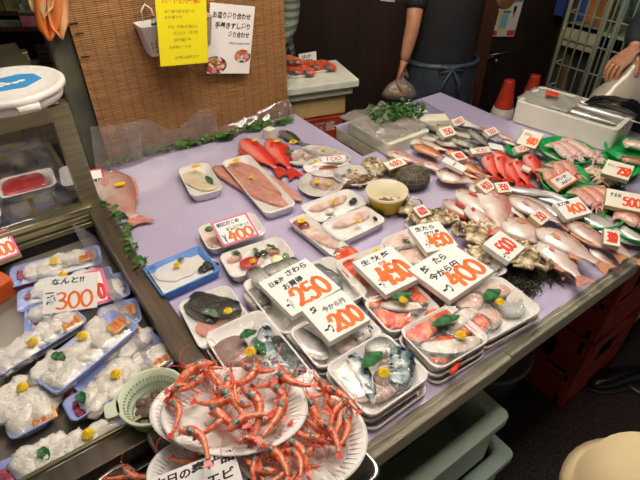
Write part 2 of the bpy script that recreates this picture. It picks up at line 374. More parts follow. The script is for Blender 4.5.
# ------------------------------------------------------------------ seafood
HP = [(0, .03), (.05, .2), (.14, .38), (.28, .5), (.5, .46), (.72, .3), (.9, .13), (1, .11)]
TP = [(0, .04), (.08, .3), (.25, .5), (.5, .45), (.8, .18), (1, .06)]
FISHN = [0]
def fish(hp, tp, zh, zt, label, m, fm, hr=.3, tr=.13, bend=0, flip=1, roll=0, name='fish', cat='fish', eye=True, tail=.16, group=None, dors=.1, fork=.5, gill=True, parent=None, pect=True, fat=1, eyem=None):
    A, B = P(*hp, zh), P(*tp, zt); L = (B-A).length; M = frame(A, B, roll)
    o = thing(name, label, cat, group=group); setm(o, M)
    BL = L*(1-tail); hh = L*hr; tt = L*tr; n = 18; seg = 22
    def cen(t): return bend*L*(4*(t-.5)**2-.5)*.5
    rings = []
    for i in range(seg+1):
        t = i/seg; t2 = t**1.15; x = -L/2+t2*BL; a = interp(HP, t2)*hh; b = interp(TP, t2)*tt*fat
        y = cen(t2*.85)
        rings.append([(x, y+a*math.cos(q)*(1 if flip*math.cos(q) > 0 else .92), b*math.sin(q)*(1 if abs(math.sin(q)) < .9 else .97)) for q in [2*PI*k/n for k in range(n)]])
    mb = MB().loft(rings)
    if flip < 0: mb.v = [Vector((v.x, -v.y, v.z)) for v in mb.v]
    mb.obj('body', m, o)
    fy = -1 if flip < 0 else 1
    # tail fin
    x0 = -L/2+BL*.97; yc = cen(.83)*fy; TL = L*tail*1.15; th = hh*.30
    poly = [(x0, yc-hh*.1), (x0+TL*.5, yc-th*.8), (x0+TL, yc-th*1.15), (x0+TL*(1-.45*fork), yc), (x0+TL, yc+th*1.15), (x0+TL*.5, yc+th*.8), (x0, yc+hh*.1)]
    MB().prism(poly, -.0008, .0008).obj('tail_fin', fm, o, smooth=False)
    if dors:
        pl = []; 
        for i in range(13):
            t = .25+.5*i/12; pl.append((-L/2+t*BL, (cen(t*.85)+hh*(interp(HP, t)*.95))*fy))
        top = [(-L/2+(.27+.5*i/12)*BL, (cen(.85*(.27+.5*i/12))+hh*interp(HP, .27+.5*i/12)+L*dors*(.9-.5*i/12)*(1 if i % 2 else .75)*(.3 if i in (0, 12) else 1)*.6)*fy) for i in range(12, -1, -1)]
        MB().prism(pl+top, -.0006, .0006).obj('dorsal_fin', fm, o, smooth=False)
        pa = [(-L/2+.62*BL, (cen(.53)-hh*interp(HP, .62)*.85)*fy), (-L/2+.8*BL, (cen(.68)-hh*interp(HP, .8)*.85)*fy), (-L/2+.8*BL, (cen(.68)-hh*interp(HP, .8)-L*dors*.5)*fy), (-L/2+.68*BL, (cen(.57)-hh*interp(HP, .66)-L*dors*.5)*fy)]
        MB().prism(pa, -.0006, .0006).obj('anal_fin', fm, o, smooth=False)
    zs = 1 if math.cos(roll) > 0 else -1
    if eye:
        ex, ey = -L/2+.105*BL, (cen(.1)+hh*.09)*fy; er = hh*.055+.001; ez = interp(TP, .105)*tt*.9*zs
        e = MB().ball((ex, ey, ez), (er, er, er*.6), 10, 6).obj('eye', eyem or EYEW, o)
        MB().ball((ex, ey, ez+er*.35*zs), (er*.6, er*.6, er*.4), 8, 6).obj('pupil', EYEB, e)
    if gill:
        g = [(-L/2+BL*(.235+.03*math.cos(q)), (cen(.2)+hh*.36*math.sin(q))*fy, (interp(TP, .24)*tt*math.sqrt(max(.05, 1-(.72*math.sin(q))**2))+.0003)*zs) for q in [(-.9+1.8*k/10) for k in range(11)]]
        MB().tube(g, [.0004+.0012*math.sin(PI*k/10) for k in range(11)], 6).obj('gill_cover', m, o)
    if pect:
        M2 = Matrix.Translation((-L/2+.27*BL, cen(.25)*fy-hh*.06*fy, interp(TP, .3)*tt*zs*1.0)) @ Matrix.Rotation(-.35*fy, 4, 'Z')
        MB().prism([(0, -hh*.05), (L*.08, -hh*.1), (L*.14, 0), (L*.09, hh*.07), (0, hh*.05)], -.0005, .0008, M2).obj('pectoral_fin', fm, o, smooth=False)
    return o
def slab(a, b, z, w, th, label, flesh, skin=None, bend=.0, name='fish_fillet', cat='fish', taper=(.8, 1, 1, .6), side=1, z2=None, group=None, wav=.1, top=False):
    """cut piece of fish running from pixel a to pixel b"""
    A, B = P(*a, z), P(*b, z if z2 is None else z2); L = (B-A).length; M = frame(A, B); o = thing(name, label, cat, group=group); setm(o, M)
    if name == 'fish_fillet' and L < .13: L *= 1.12; w *= 1.22
    n = 16; seg = 20; sd = random.random()*40
    def ctr(t): return bend*L*(1-4*(t-.5)**2)
    def wd(t):
        e = math.sqrt(max(0.02, 1-abs(2*t-1)**5)); k = t*(len(taper)-1); i = min(int(k), len(taper)-2)
        return w*.5*e*(taper[i]+(taper[i+1]-taper[i])*(k-i))*(1+wav*noise.noise(Vector((t*5+sd, 0, 0))))
    rings = []
    for i in range(seg+1):
        t = i/seg; hw = wd(t); e = math.sqrt(max(.05, 1-abs(2*t-1)**6)); x = (t-.5)*L
        ring = []
        for k in range(n):
            q = 2*PI*k/n; cy = math.copysign(abs(math.cos(q))**.5, math.cos(q)); cz = math.copysign(abs(math.sin(q))**.42, math.sin(q))
            ring.append((x, ctr(t)+hw*cy, th*.5*e*cz*(1+.25*noise.noise(Vector((t*6+sd, cy*2, 3))))))
        rings.append(ring)
    MB().loft(rings).obj('flesh', flesh, o)
    if skin:
        rings = []
        for i in range(seg+1):
            t = i/seg; hw = wd(t); e = math.sqrt(max(.05, 1-abs(2*t-1)**6)); x = (t-.5)*L*1.01; ring = []
            if top: pr = [(-1.0, .1), (-.75, .45), (0, .56), (.75, .45), (1.0, .1), (.75, .34), (0, .42), (-.75, .34)]
            else: pr = [(.84*side, .54), (1.05*side, .46), (1.09*side, 0), (1.04*side, -.42), (.84*side, -.5), (.84*side, 0)]
            for (cy, cz) in pr: ring.append((x, ctr(t)+hw*cy, th*e*cz*1.06))
            rings.append(ring)
        MB().loft(rings).obj('skin', skin, o)
    return o
def strip(pts, zs, label, m, w, th, name='fish', cat='fish', prof=None, fm=None, vert=False, head=True):
    """long ribbon shaped fish following pixel points"""
    W = smoothpath([P(*p, z) for p, z in zip(pts, zs)], 6); c = W[0].copy(); W = [p-c for p in W]
    o = thing(name, label, cat, c); n = 12; rings = []; k = len(W)
    prof = prof or [(0, .15), (.06, .7), (.2, 1), (.6, .8), (1, .08)]
    for i, p in enumerate(W):
        d = (W[min(i+1, k-1)]-W[max(i-1, 0)]).normalized(); s = Vector((-d.y, d.x, 0)).normalized(); t = i/(k-1); hw = w*.5*interp(prof, t); ht = th*.5*max(.25, interp(prof, t))
        rings.append([p+s*hw*math.cos(q)+Vector((0, 0, ht*math.sin(q))) for q in [2*PI*j/n for j in range(n)]])
    MB().loft(rings).obj('body', m, o)
    if head:
        p = W[max(1, k//16)]; MB().ball((p.x, p.y, p.z+th*.28), (w*.13, w*.13, w*.1), 8, 6).obj('eye', EYEB, o)
        if fm:
            MB().tube([q+Vector((0, 0, th*.5)) for q in W[2:-3]], .0012, 5).obj('dorsal_fin', fm, o)
    return o
SHELL = mat('shrimp shell', '#d4502e', '#eea078', 60, .3, .2, 200, coat=.3, pos=(.38, .66), sss=.1)
SHELLD = mat('shrimp leg red', '#c8301c', '#e05a38', 80, .35, coat=.3)
ROE = mat('blue grey roe', '#3e4a46', '#93a39c', 160, .3, .4, 300, coat=.5)
def shrimp_proto(bend, seed):
    rnd = random.Random(seed); o = thing('shrimp', 'x', 'shrimp'); L = .105
    def c(t):   # body arc
        a = bend*(t-.35); return Vector((L*(t-.5)*(1-.12*abs(bend)), -L*.35*bend*(t-.35)**2*1.6, .006+.003*math.sin(t*PI)))
    rings = []; seg = 26; n = 10
    for i in range(seg+1):
        t = .30+.70*i/seg; r = .0105*(1-.60*((t-.3)/.7)**1.3); rip = 1+.10*((i % 4)/3.0-.4)
        p = c(t); d = (c(t+.01)-c(t-.01)).normalized(); s = Vector((-d.y, d.x, 0))
        rings.append([p+s*r*1.0*rip*math.cos(q)+Vector((0, 0, r*.9*rip*math.sin(q))) for q in [2*PI*k/n for k in range(n)]])
    MB().loft(rings).obj('abdomen', SHELL, o)
    rings = []
    for i in range(13):
        t = .0+.34*i/12; r = .0016+.0100*math.sin(min(1, (i+.5)/9)*PI/2)*(1 if i < 11 else .93); p = c(t); d = (c(t+.01)-c(t-.01)).normalized(); s = Vector((-d.y, d.x, 0))
        rings.append([p+s*r*math.cos(q)+Vector((0, 0, r*math.sin(q))) for q in [2*PI*k/n for k in range(n)]])
    MB().loft(rings).obj('head', SHELL, o)
    h = c(0); MB().tube([h+Vector((.012, .004, .003)), h+Vector((-.004, .003, .006)), h+Vector((-.017, .004, .010))], [.0018, .0013, .0003], 6).obj('rostrum', SHELLD, o)
    b = MB(); 
    for s in (-1, 1): b.ball(h+Vector((.004, .0045*s, .004)), .0018, 8, 6)
    b.obj('eyes', EYEB, o)
    q = c(.26); MB().ball((q.x, q.y-.002, q.z+.003), (.0135, .0088, .0096), 12, 8, fn=lambda d: 1+.12*noise.noise(d*5+Vector((seed, 0, 0)))).obj('roe', ROE, o)
    for s in (-1, 1):
        pts = [h+Vector((0, .002*s, .002))]
        a = PI+s*rnd.uniform(.1, .8); p = pts[0].copy()
        for k in range(8):
            a += s*rnd.uniform(-.1, .42); p = p+Vector((math.cos(a)*.009, math.sin(a)*.009, .0022-.0007*k)); pts.append(p.copy())
        MB().tube(smoothpath(pts, 2), [.0006]*17, 4).obj('antenna', SHELLD, o)
    b = MB()
    for k in range(9):
        t = .06+.065*k; p = c(t); s = 1 if bend > 0 else -1
        e = p+Vector((rnd.uniform(-.012, -.002) if k < 5 else .004, -s*rnd.uniform(.012, .02), -.003)); m_ = (p+e)/2+Vector((.003, -.002*s, .004))
        b.tube([p, m_, e], [.0011, .0009, .0003], 5)
        if k < 5:
            e = p+Vector((rnd.uniform(-.016, -.004), s*rnd.uniform(.006, .012), -.003)); b.tube([p, (p+e)/2+Vector((0, 0, .004)), e], [.0011, .0009, .0003], 5)
    b.obj('legs', SHELLD, o)
    p = c(1.0); d = (c(1)-c(.97)).normalized(); ang = math.atan2(d.y, d.x); b = MB()
    for s in (-.6, -.22, .22, .6):
        M = Matrix.Translation(p) @ Matrix.Rotation(ang+s, 4, 'Z')
        b.loft([[(0, -.0012, -.0006), (0, .0012, -.0006), (0, .0012, .0006), (0, -.0012, .0006)], [(.010, -.003, -.0004), (.010, .003, -.0004), (.010, .003, .0004), (.010, -.003, .0004)], [(.017, -.0012, -.0003), (.017, .0012, -.0003), (.017, .0012, .0003), (.017, -.0012, .0003)]], M=M)
    b.obj('tail_fan', SHELLD, o, smooth=False)
    return o
# ================================================================== SETTING
def planks(name, c1, c2, n, width):
    if name in MATS: return MATS[name]
    m = mat(name, c1, c2, 6, .75, .3, 60, stretch=(1, 1, .15)); nt = m.node_tree; N = nt.nodes; L = nt.links
    w = N.new('ShaderNodeTexWave'); w.wave_profile = 'SAW'; w.inputs['Scale'].default_value = n; w.bands_direction = 'X'
    tc = N.new('ShaderNodeTexCoord'); L.new(tc.outputs['Object'], w.inputs['Vector'])
    bp = N.new('ShaderNodeBump'); bp.inputs['Strength'].default_value = .6; bp.inputs['Distance'].default_value = .008
    L.new(w.outputs['Fac'], bp.inputs['Height']); L.new(bp.outputs['Normal'], N['Principled BSDF'].inputs['Normal']); return m
def wet_floor():
    m = mat('wet dark concrete', '#352c2b', '#544845', 110, .32, 1.0, 75, detail=6, pos=(.38, .66), c3='#a09690'); return m
struct(MB().box((1.2, 1.6, -.05), (9, 9, .1)).obj('floor', wet_floor(), smooth=False))
WALL = planks('dark brown boards', '#2b1a12', '#3a2418', 5.5, .06)
def wallseg(name, a, b, z0, z1, th, m):
    c = (a+b)/2; d = b-a
    return struct(MB().box((0, 0, 0), (d.length, th, z1-z0)).obj(name, m, smooth=False, loc=(c.x, c.y, (z0+z1)/2), rot=(0, 0, math.atan2(d.y, d.x))))
WB0, WB1 = G(-3.2, 2.75), G(2.3, 3.55)
def WBp(px, py=60):      # point where the pixel column meets the back wall
    d = ray(px, py); D = Vector((d[0], d[1])); w = WB1-WB0; n = Vector((-w.y, w.x)); t = n.dot(Vector((WB0.x, WB0.y)))/n.dot(D)
    return Vector((d[0]*t, d[1]*t, H+d[2]*t))
wallseg('wall_back', WB0, WB1, 0, 2.6, .08, WALL)
wdir = (WB1-WB0).normalized(); wrot = math.atan2(wdir.y, wdir.x); wn = Vector((wdir.y, -wdir.x, 0))
wallseg('wall_right', WB1, WB1+Vector((1.2, -3.4, 0)), 0, 2.6, .08, mat('dim green grey wall', '#5b6052', '#4a4d42', 4, .8))
wallseg('wall_left', WB0, WB0+Vector((-.6, -2.0, 0)), 0, 2.6, .08, mat('dim brown wall', '#3a2c22', '#2f241c', 4, .8))
# door with frame, latch and poster
da, db = WBp(488), WBp(534); dc = (da+db)/2; dw = (db-da).length+.0
DM = Matrix.Translation((dc.x, dc.y, 0)) @ Matrix.Rotation(wrot, 4, 'Z')
d = thing('door_1', None, None); setm(d, DM); struct(d)
MB().box((0, -.06, 1.0), (dw+.12, .035, 2.0)).obj('door_leaf', mat('dark door paint', '#241a14', '#2e221a', 5, .45, .1, 40), d, smooth=False, bevel=.003)
for s, nm, cc in ((-1, 'door_post', '#5a3726'), (1, 'door_post', '#2a201a')):
    MB().box((s*(dw/2+.105), -.08, 1.05), (.09, .08, 2.1)).obj(nm, mat('post '+cc, cc, None, rough=.6), d, smooth=False, bevel=.004)
lp = DM.inverted() @ WBp(482, 52)
lz = WBp(484, 53).z
lt = MB().box((0, 0, 0), (.11, .012, .03)).box((-.03, -.015, 0), (.028, .02, .028)).ball((.03, -.02, -.02), .02).tube([(-.07, -.01, .01), (.1, -.01, .03), (.2, -.01, .03)], .004, 6).obj('door_latch', STEEL, d, loc=(lp.x+.03, -.085, lz))
# poster on the door
def wcard(c4, off, *a, **k):
    Q = []
    for px, py in c4:
        dd = ray(px, py); D = Vector((dd[0], dd[1])); n = Vector((wn.x, wn.y)); w0 = Vector((WB0.x, WB0.y))+n*off; t = n.dot(w0)/n.dot(D); Q.append(Vector((dd[0]*t, dd[1]*t, H+dd[2]*t)))
    return card(Q, *a, **k)
pal = {k: mat('print '+k, c, rough=.5) for k, c in dict(blue='#3f86b8', sky='#7fb4cf', yellow='#d8cc62', red='#c84a32', white='#ddd8cc', black='#2b2a28', skin='#d39a7c', pink='#d68f9c', green='#7da05a', orange='#e58a3c', brown='#7a4a34').items()}
o = wcard([(497, -22), (526, -20), (517, 36), (487, 37)], .105, 'colourful magazine style poster with a yellow panel on the dark door', [], th=.002, face=pal['white'], side=pal['white'], name='poster', cat='poster')
dim = o.children[0].data; xs = [v.co.x for v in dim.vertices]; ys = [v.co.y for v in dim.vertices]; w_, h_ = max(xs)-min(xs), max(ys)-min(ys)
for cnm, bx in dict(blue=[(.62, .62, .36, .1), (.42, .42, .25, .05)], yellow=[(.36, .1, .28, .75), (.3, .3, .1, .5)], sky=[(.4, .15, .22, .25)], red=[(.02, .02, .36, .09), (.72, .02, .26, .1)], black=[(.1, .2, .16, .28), (.16, .5, .14, .3), (.74, .42, .1, .13)], pink=[(.68, .6, .12, .2)], skin=[(.76, .36, .08, .1)]).items():
    b = MB()
    for x, y, a, c_ in bx: b.box((-w_/2+(x+a/2)*w_, -h_/2+(y+c_/2)*h_, .0008+.0002*len(b.v)/8+(.0004 if cnm in ('sky', 'skin') else 0)), (a*w_, c_*h_, .0004))
    b.obj('printed_panel', pal[cnm], o, smooth=False)
# white notice high on the wall
wcard([(381, -8), (396, -8), (395, 3), (381, 0)], .05, 'small white notice at the top of the dark board wall', [], th=.002, name='notice', cat='notice')
# ------------------------------------------------------------------ traffic cones
CONE = mat('cone orange', '#d8442c', '#c93a26', 12, .5)
for px, py, Y, lb in ((510, 80, 2.62, 'orange traffic cone with a white band directly behind the table corner'), (536, 75, 2.85, 'orange traffic cone beside the wire roll cage, farther of the two cones')):
    p = PY(px, py, Y); k = p.z; o = thing('traffic_cone', lb, 'traffic cone', (p.x, p.y, 0), .3, 'traffic cones')
    MB().lathe([(.028, k), (.028, k-.01), (.05, k-.14), (.125, .03), (.125, .03), (.02, .028)], 24).obj('cone_body', CONE, o)
    MB().lathe([(.0545, k-.15), (.074, k-.25), (.070, k-.25), (.05, k-.15)], 24).obj('reflective_band', mat('reflective band', '#d9cfc0', rough=.4), o)
    MB().prism(rrect(.32, .32, .04), 0, .03).obj('base', CONE, o, smooth=False)
# ------------------------------------------------------------------ wire roll cage
CG = mat('pale green painted steel', '#a9b39a', '#9ba58e', 10, .45)
UC = 2.95
def PU(px, py, u):
    d = ray(px, py); t = u/d[0]; return Vector((u, d[1]*t, H+d[2]*t))
cage = thing('roll_cage', 'pale green wire roll cage holding bags and boxes behind the cones', 'roll cage', (UC, 1.5, 0))
v0, v1 = PU(543, 100, UC).y, PU(640, 60, UC).y-.25
vm = PU(592, 60, UC).y; vm2 = vm-.07
for v in (v0, vm, vm2, v1):
    for du in (0, .62):
        MB().tube([(du, v-1.5, .12), (du, v-1.5, 2.0)], .012, 8).obj('upright', CG, cage)
b = MB()
nz = 12
for i in range(nz+1):
    z = .2+1.75*i/nz
    b.tube([(0, v0-1.5, z), (0, v1-1.5, z)], .005, 6); b.tube([(0, v0-1.5, z), (.62, v0-1.5, z)], .005, 6); b.tube([(.62, v0-1.5, z), (.62, v1-1.5, z)], .005, 6)
for i in range(1, 14):
    v = v0+(v1-v0)*i/14; b.tube([(0, v-1.5, .2), (0, v-1.5, 1.95)], .005, 6); b.tube([(.62, v-1.5, .2), (.62, v-1.5, 1.95)], .005, 6)
for i in range(1, 6): b.tube([(.62*i/6, v0-1.5, .2), (.62*i/6, v0-1.5, 1.95)], .005, 6)
b.obj('wire_mesh', CG, cage)
q0, q1 = PU(565, 25, UC), PU(560, 47, UC)
MB().box((.015, (v0+vm)/2-1.5, (q0.z+q1.z)/2+.01), (.01, abs(v0-vm)-.02, abs(q0.z-q1.z))).obj('name_panel', mat('beige steel panel', '#b5ad92', rough=.5), cage, smooth=False)
MB().box((.31, (v0+v1)/2-1.5, .16), (.64, abs(v0-v1), .04)).obj('platform', CG, cage, smooth=False)
MB().box((.31, (v0+v1)/2-1.5, q0.z+.0), (.60, abs(v0-v1), .02)).obj('shelf', CG, cage, smooth=False)
for du in (.06, .56):
    for v in (v0-.05, v1+.05): MB().lathe([(.05, -.0), (.06, .01), (.06, .03), (.05, .04)], 16, M=Matrix.Translation((du, v-1.5+.02, .07)) @ Matrix.Rotation(PI/2, 4, 'X')).obj('caster', mat('black rubber', '#1c1b1a', rough=.7), cage)
zs = q0.z+.012
for px, c_, lb, hh in ((566, '#2a3f86', 'blue box at the left end of the roll cage shelf', .2), (576, '#3a4e94', 'second blue box on the roll cage shelf', .22), (586, '#3f5cae', 'third and brightest blue box on the roll cage shelf', .2), (597, '#c68648', 'orange brown carton on the roll cage shelf', .15), (608, '#b3763c', 'brown carton beside the patterned sack in the roll cage', .13)):
    p = PU(px, 20, UC+.2)
    MB().box((0, 0, hh/2), (.2, .075, hh)).obj('box', mat('carton '+c_, c_, rough=.5), smooth=False, bevel=.003, loc=(UC+.2, p.y, zs))
    tag(bpy.context.scene.collection.objects[-1], lb, 'box', 'boxes on the roll cage shelf')
def sack(name, loc, s, m, label, cat='bag', seed=1, rz=0):
    b = MB().ball((0, 0, s[2]), s, 20, 14, fn=lambda d: (1+.18*noise.noise(d*2.2+Vector((seed, 0, 0)))+.05*noise.noise(d*7+Vector((seed, 3, 0)))) * (1/max(abs(d.x), abs(d.y), abs(d.z))*.25+.72))
    o = b.obj(name, m, loc=loc, rot=(0, 0, rz)); tag(o, label, cat); return o
p = PU(566, 85, UC+.22); sack('sack', (UC+.22, p.y, .2), (.11, .13, .28), mat('brown paper', '#8a6a42', '#6f5232', 14, .8, .4, 30), 'brown paper sack low in the wire roll cage', seed=2)
p = PU(585, 75, UC+.22); sack('sack', (UC+.22, p.y, .2), (.11, .11, .33), mat('dark grey cloth', '#3c3b3c', '#2f2e33', 14, .8, .4, 30), 'dark grey sack slumped beside the brown sack in the roll cage', seed=5)
p = PU(604, 60, UC+.2); sack('sack', (UC+.24, p.y, zs), (.10, .12, .13), mat('patterned film', '#7fa79a', '#3f5f6a', 40, .4, .3, 30, c3='#c9c9a8'), 'teal and cream patterned sack on the roll cage shelf', seed=8)
p = PU(622, 80, UC+.22); sack('sack', (UC+.26, p.y, .2), (.11, .11, .3), mat('grey green plastic', '#6f7f74', '#5c6a60', 14, .5, .4, 30), 'grey green plastic sack at the near end of the roll cage', seed=9)
struct(MB().box((0, 0, 1.1), (.06, .05, 2.2)).obj('trim_1', mat('olive painted post', '#5d573c', '#4a4530', 8, .6), smooth=False, loc=G(1.50, 3.15), rot=(0, 0, wrot)))
# ------------------------------------------------------------------ TABLE
BOARD = mat('foam board cream', '#c6c0a6', '#dcd6c0', 10, .75, .6, 90, stretch=(1, 4, 6))
def board(u0, u1, v0, v1, label, m=BOARD):
    o = MB().box((0, 0, 0), (u1-u0, v1-v0, .05)).obj('foam_board', m, smooth=False, bevel=.004, loc=((u0+u1)/2, (v0+v1)/2, .7745)); tag(o, label, 'foam board', 'foam boards that make the table top'); return o
board(.195, .735, .315, 1.19, 'cream foam board under the front left trays of the stall')
board(.737, 1.285, .318, 1.19, 'cream foam board under the crabs at the front right of the stall')
board(.195, 1.03, 1.192, 1.635, 'foam board at the back of the stall below the bamboo screen')
board(1.287, 2.02, .34, 1.08, 'foam board under the green plates of squid')
board(1.287, 1.70, 1.082, 1.44, 'foam board at the far right corner of the stall')
board(1.105, 1.285, 1.192, 1.44, 'foam board behind the grey fish at the back of the stall')
LAV = mat('lavender plastic sheet', '#b4aac9', '#c2b9d2', 3, .22, .35, 7, coat=.4)
def cover():
    b = MB(); nx, ny = 110, 90
    def inside(u, v): return not (v > 1.2 and 1.035 < u < 1.10) and (u <= 1.035 or v <= 1.45) and (u <= 1.705 or v <= 1.085)
    vs = {}; 
    for j in range(ny+1):
        for i in range(nx+1):
            u = .192+(2.02-.192)*i/nx; v = .345+(1.64-.345)*j/ny
            z = .7995+.0012*noise.noise(Vector((u*6, v*3, 0)))+.0009*noise.noise(Vector((u*15+v*9, v*8, 2)))
            vs[i, j] = len(b.v); b.v.append(Vector((u, v, z+.0015)))
    for j in range(ny):
        for i in range(nx):
            u = .192+1.828*(i+.5)/nx; v = .345+1.295*(j+.5)/ny
            if inside(u, v): b.f.append([vs[i, j], vs[i+1, j], vs[i+1, j+1], vs[i, j+1]]); b.m.append(0)
    o = b.obj('plastic_table_cover', LAV); tag(o, 'lavender plastic sheet spread over the whole stall table under the fish', 'table cover'); return o
cov = cover()
LIP = film('milky plastic', fac=.10, bscale=9, bstr=.8, dens=.62, dcol='#d8c4c4', rough=.2)
b = MB(); b.grid(60, 5, lambda a, d: (.33+a*.955, .334+.005*noise.noise(Vector((a*14, d*2, 0)))-.010*d, .802+.050*d*(1+.15*noise.noise(Vector((a*20, 0, 0))))))
b.obj('front_lip', LIP, cov)
# plastic folded up against the screen
FOG = film('foggy plastic', fac=.14, bscale=8, bstr=.8, dens=.22, dcol='#b9a6a6', rough=.18)
b = MB(); b.grid(14, 8, lambda a, d: (.225+.16*a+.03*d, 1.60+.035*d+.006*noise.noise(Vector((a*4, d*3, 0))), .805+.155*d*(1-.15*a)))
tag(b.obj('plastic_sheet', FOG), 'clear plastic sheet propped up beside the green pillar', 'plastic sheet')
b = MB(); b.grid(24, 8, lambda a, d: (.36+.33*a, 1.615+.03*d+.006*noise.noise(Vector((a*7, d*3, 4))), .805+(.11-.03*a+.03*math.sin(a*9))*d))
tag(b.obj('plastic_sheet', FOG), 'clear plastic sheet rising against the bamboo screen beside the big pink fish', 'plastic sheet')
b = MB(); b.grid(24, 8, lambda a, d: (.70+.32*a, 1.605+.04*d+.01*noise.noise(Vector((a*7, d*3, 9))), .805+(.02+.05*a)*d))
tag(b.obj('plastic_sheet', FOG), 'crumpled clear plastic at the right foot of the bamboo screen', 'plastic sheet')
# ------------------------------------------------------------------ bamboo screen
def bamboo():
    m = mat('woven bamboo', '#b88548', '#8a5c2c', 5, .65, 0, detail=6, stretch=(2, 2, 60)); nt = m.node_tree; N = nt.nodes; L = nt.links; B = N['Principled BSDF']
    tc = N.new('ShaderNodeTexCoord'); mp = N.new('ShaderNodeMapping'); mp.inputs['Scale'].default_value = (1, 1, 1); L.new(tc.outputs['Object'], mp.inputs[0])
    w = N.new('ShaderNodeTexWave'); w.bands_direction = 'Z'; w.inputs['Scale'].default_value = 55; w.inputs['Distortion'].default_value = 1.2; w.inputs['Detail'].default_value = 2; L.new(mp.outputs[0], w.inputs['Vector'])
    w2 = N.new('ShaderNodeTexWave'); w2.bands_direction = 'X'; w2.inputs['Scale'].default_value = 9; w2.inputs['Distortion'].default_value = .6; L.new(mp.outputs[0], w2.inputs['Vector'])
    old = B.inputs['Base Color'].links[0].from_socket
    mx = N.new('ShaderNodeMix'); mx.data_type = 'RGBA'; mx.blend_type = 'MULTIPLY'; mx.inputs['Factor'].default_value = .55; L.new(old, mx.inputs['A'])
    r = N.new('ShaderNodeValToRGB'); r.color_ramp.elements[0].color = (.30, .22, .15, 1); r.color_ramp.elements[1].color = (1, 1, 1, 1); r.color_ramp.elements[0].position = .1; r.color_ramp.elements[1].position = .5
    L.new(w.outputs['Fac'], r.inputs[0]); L.new(r.outputs[0], mx.inputs['B'])
    r2 = N.new('ShaderNodeValToRGB'); r2.color_ramp.elements[0].color = (.5, .42, .35, 1); r2.color_ramp.elements[1].color = (1, 1, 1, 1); r2.color_ramp.elements[0].position = .0; r2.color_ramp.elements[1].position = .12; L.new(w2.outputs['Fac'], r2.inputs[0])
    mx2 = N.new('ShaderNodeMix'); mx2.data_type = 'RGBA'; mx2.blend_type = 'MULTIPLY'; mx2.inputs['Factor'].default_value = .5; L.new(mx.outputs['Result'], mx2.inputs['A']); L.new(r2.outputs[0], mx2.inputs['B'])
    L.new(mx2.outputs['Result'], B.inputs['Base Color'])
    bp = N.new('ShaderNodeBump'); bp.inputs['Strength'].default_value = .7; bp.inputs['Distance'].default_value = .003; L.new(w.outputs['Fac'], bp.inputs['Height']); L.new(bp.outputs['Normal'], B.inputs['Normal'])
    return m
b = MB(); b.box((0, 0, 0), (.735, .012, 1.12))
scr = b.obj('screen', bamboo(), smooth=False, loc=(.655, 1.667, 1.31)); scr.name = 'bamboo_screen'; tag(scr, 'woven brown bamboo screen standing behind the lavender table', 'screen')
b = MB(); rnd = random.Random(3)
zig = []
for k in range(90):
    z = -.54+k*.012; zig += [(.366, -.002, z), (.368+rnd.uniform(.003, .014), -.003, z+.005)]
b.tube(zig, .0012, 4)
b.obj('frayed_edge', mat('dark straw', '#4a2d16', rough=.8), scr)
b = MB()
for px, py in ((72, 24), (78, 34), (84, 57)):
    p = PV(px, py, 1.655); b.tube([(p.x-.655-.008, -.012, p.z-1.31), (p.x-.655+.016, -.014, p.z-1.31)], .0018, 6)
b.obj('wire_tie', EYEB, scr)
PIL = mat('green grey stone', '#3f4438', '#5c5a48', 9, .7, .6, 14, detail=6, c3='#6a5a3a')
struct(MB().box((.258, 1.715, 1.2), (.075, .06, 2.4)).obj('trim_2', PIL, smooth=False, bevel=.01))
# towels
TW = mat('orange towel', '#d8742c', '#e0894a', 6, .9, .4, 200, stretch=(1, 1, .3)); TWB = mat('beige towel', '#c8a878', '#b8935f', 6, .9, .4, 200)
def towel(pxs, label, m, seed):
    top = PV(pxs[0], -30, 1.66); bot = PV(pxs[1], pxs[2], 1.655); b = MB()
    def fn(a, d):
        w = .012+.022*math.sin(PI*min(1, d*.9+.1))**.5; x = top.x+(bot.x-top.x)*d+(a-.5)*2*w*(1-.75*max(0, d-.8)/.2)
        return (x, 1.655-.012*math.sin(a*9+seed)-.006*math.sin(d*5+seed), top.z+(bot.z-top.z)*d)
    b.grid(16, 20, fn); o = b.obj('towel', m); s = o.modifiers.new('s', 'SOLIDIFY'); s.thickness = .003; tag(o, label, 'towel')
towel((45, 50, 40), 'orange towel hanging in front of the pillar, left of the two', TW, 0)
towel((57, 61, 38), 'orange towel with pale stripes hanging at the edge of the bamboo screen', mat('striped orange towel', '#d06a28', '#e2b07c', 3, .9, .3, 200, stretch=(3, 3, 1)), 2)
towel((38, 43, 18), 'beige towel hanging left of the orange towels', TWB, 4)
# ------------------------------------------------------------------ signs on the screen
YELP = mat('yellow poster paper', '#f0e414', rough=.5)
INK2 = mat('faint grey ink', '#b8ac1a', rough=.6); ORI = mat('orange ink', '#e07818', rough=.6)
card([PV(151, -14, 1.555), PV(204, -15, 1.555), PV(210, 63, 1.555), PV(163, 66, 1.555)], 'bright yellow paper notice hanging over the white basket on the bamboo screen',
 [('f', 'パートさん募集！', .12, .78, .76, .1, ORI), ('f', '冷凍庫で魚を並べる', .15, .67, .6, .04, INK2), ('f', 'お仕事です', .15, .60, .35, .04, INK2), ('f', '時給・時間は相談の上', .2, .48, .6, .04, INK2), ('f', '週三日より　経験不問', .3, .40, .5, .04, INK2), ('f', '履歴書持参', .3, .31, .35, .04, INK2), ('f', 'お気軽にどうぞ', .2, .22, .45, .04, INK2), ('f', 'お電話は店頭まで', .3, .08, .5, .04, INK2)], th=.002, face=YELP, side=YELP, name='notice', cat='notice')
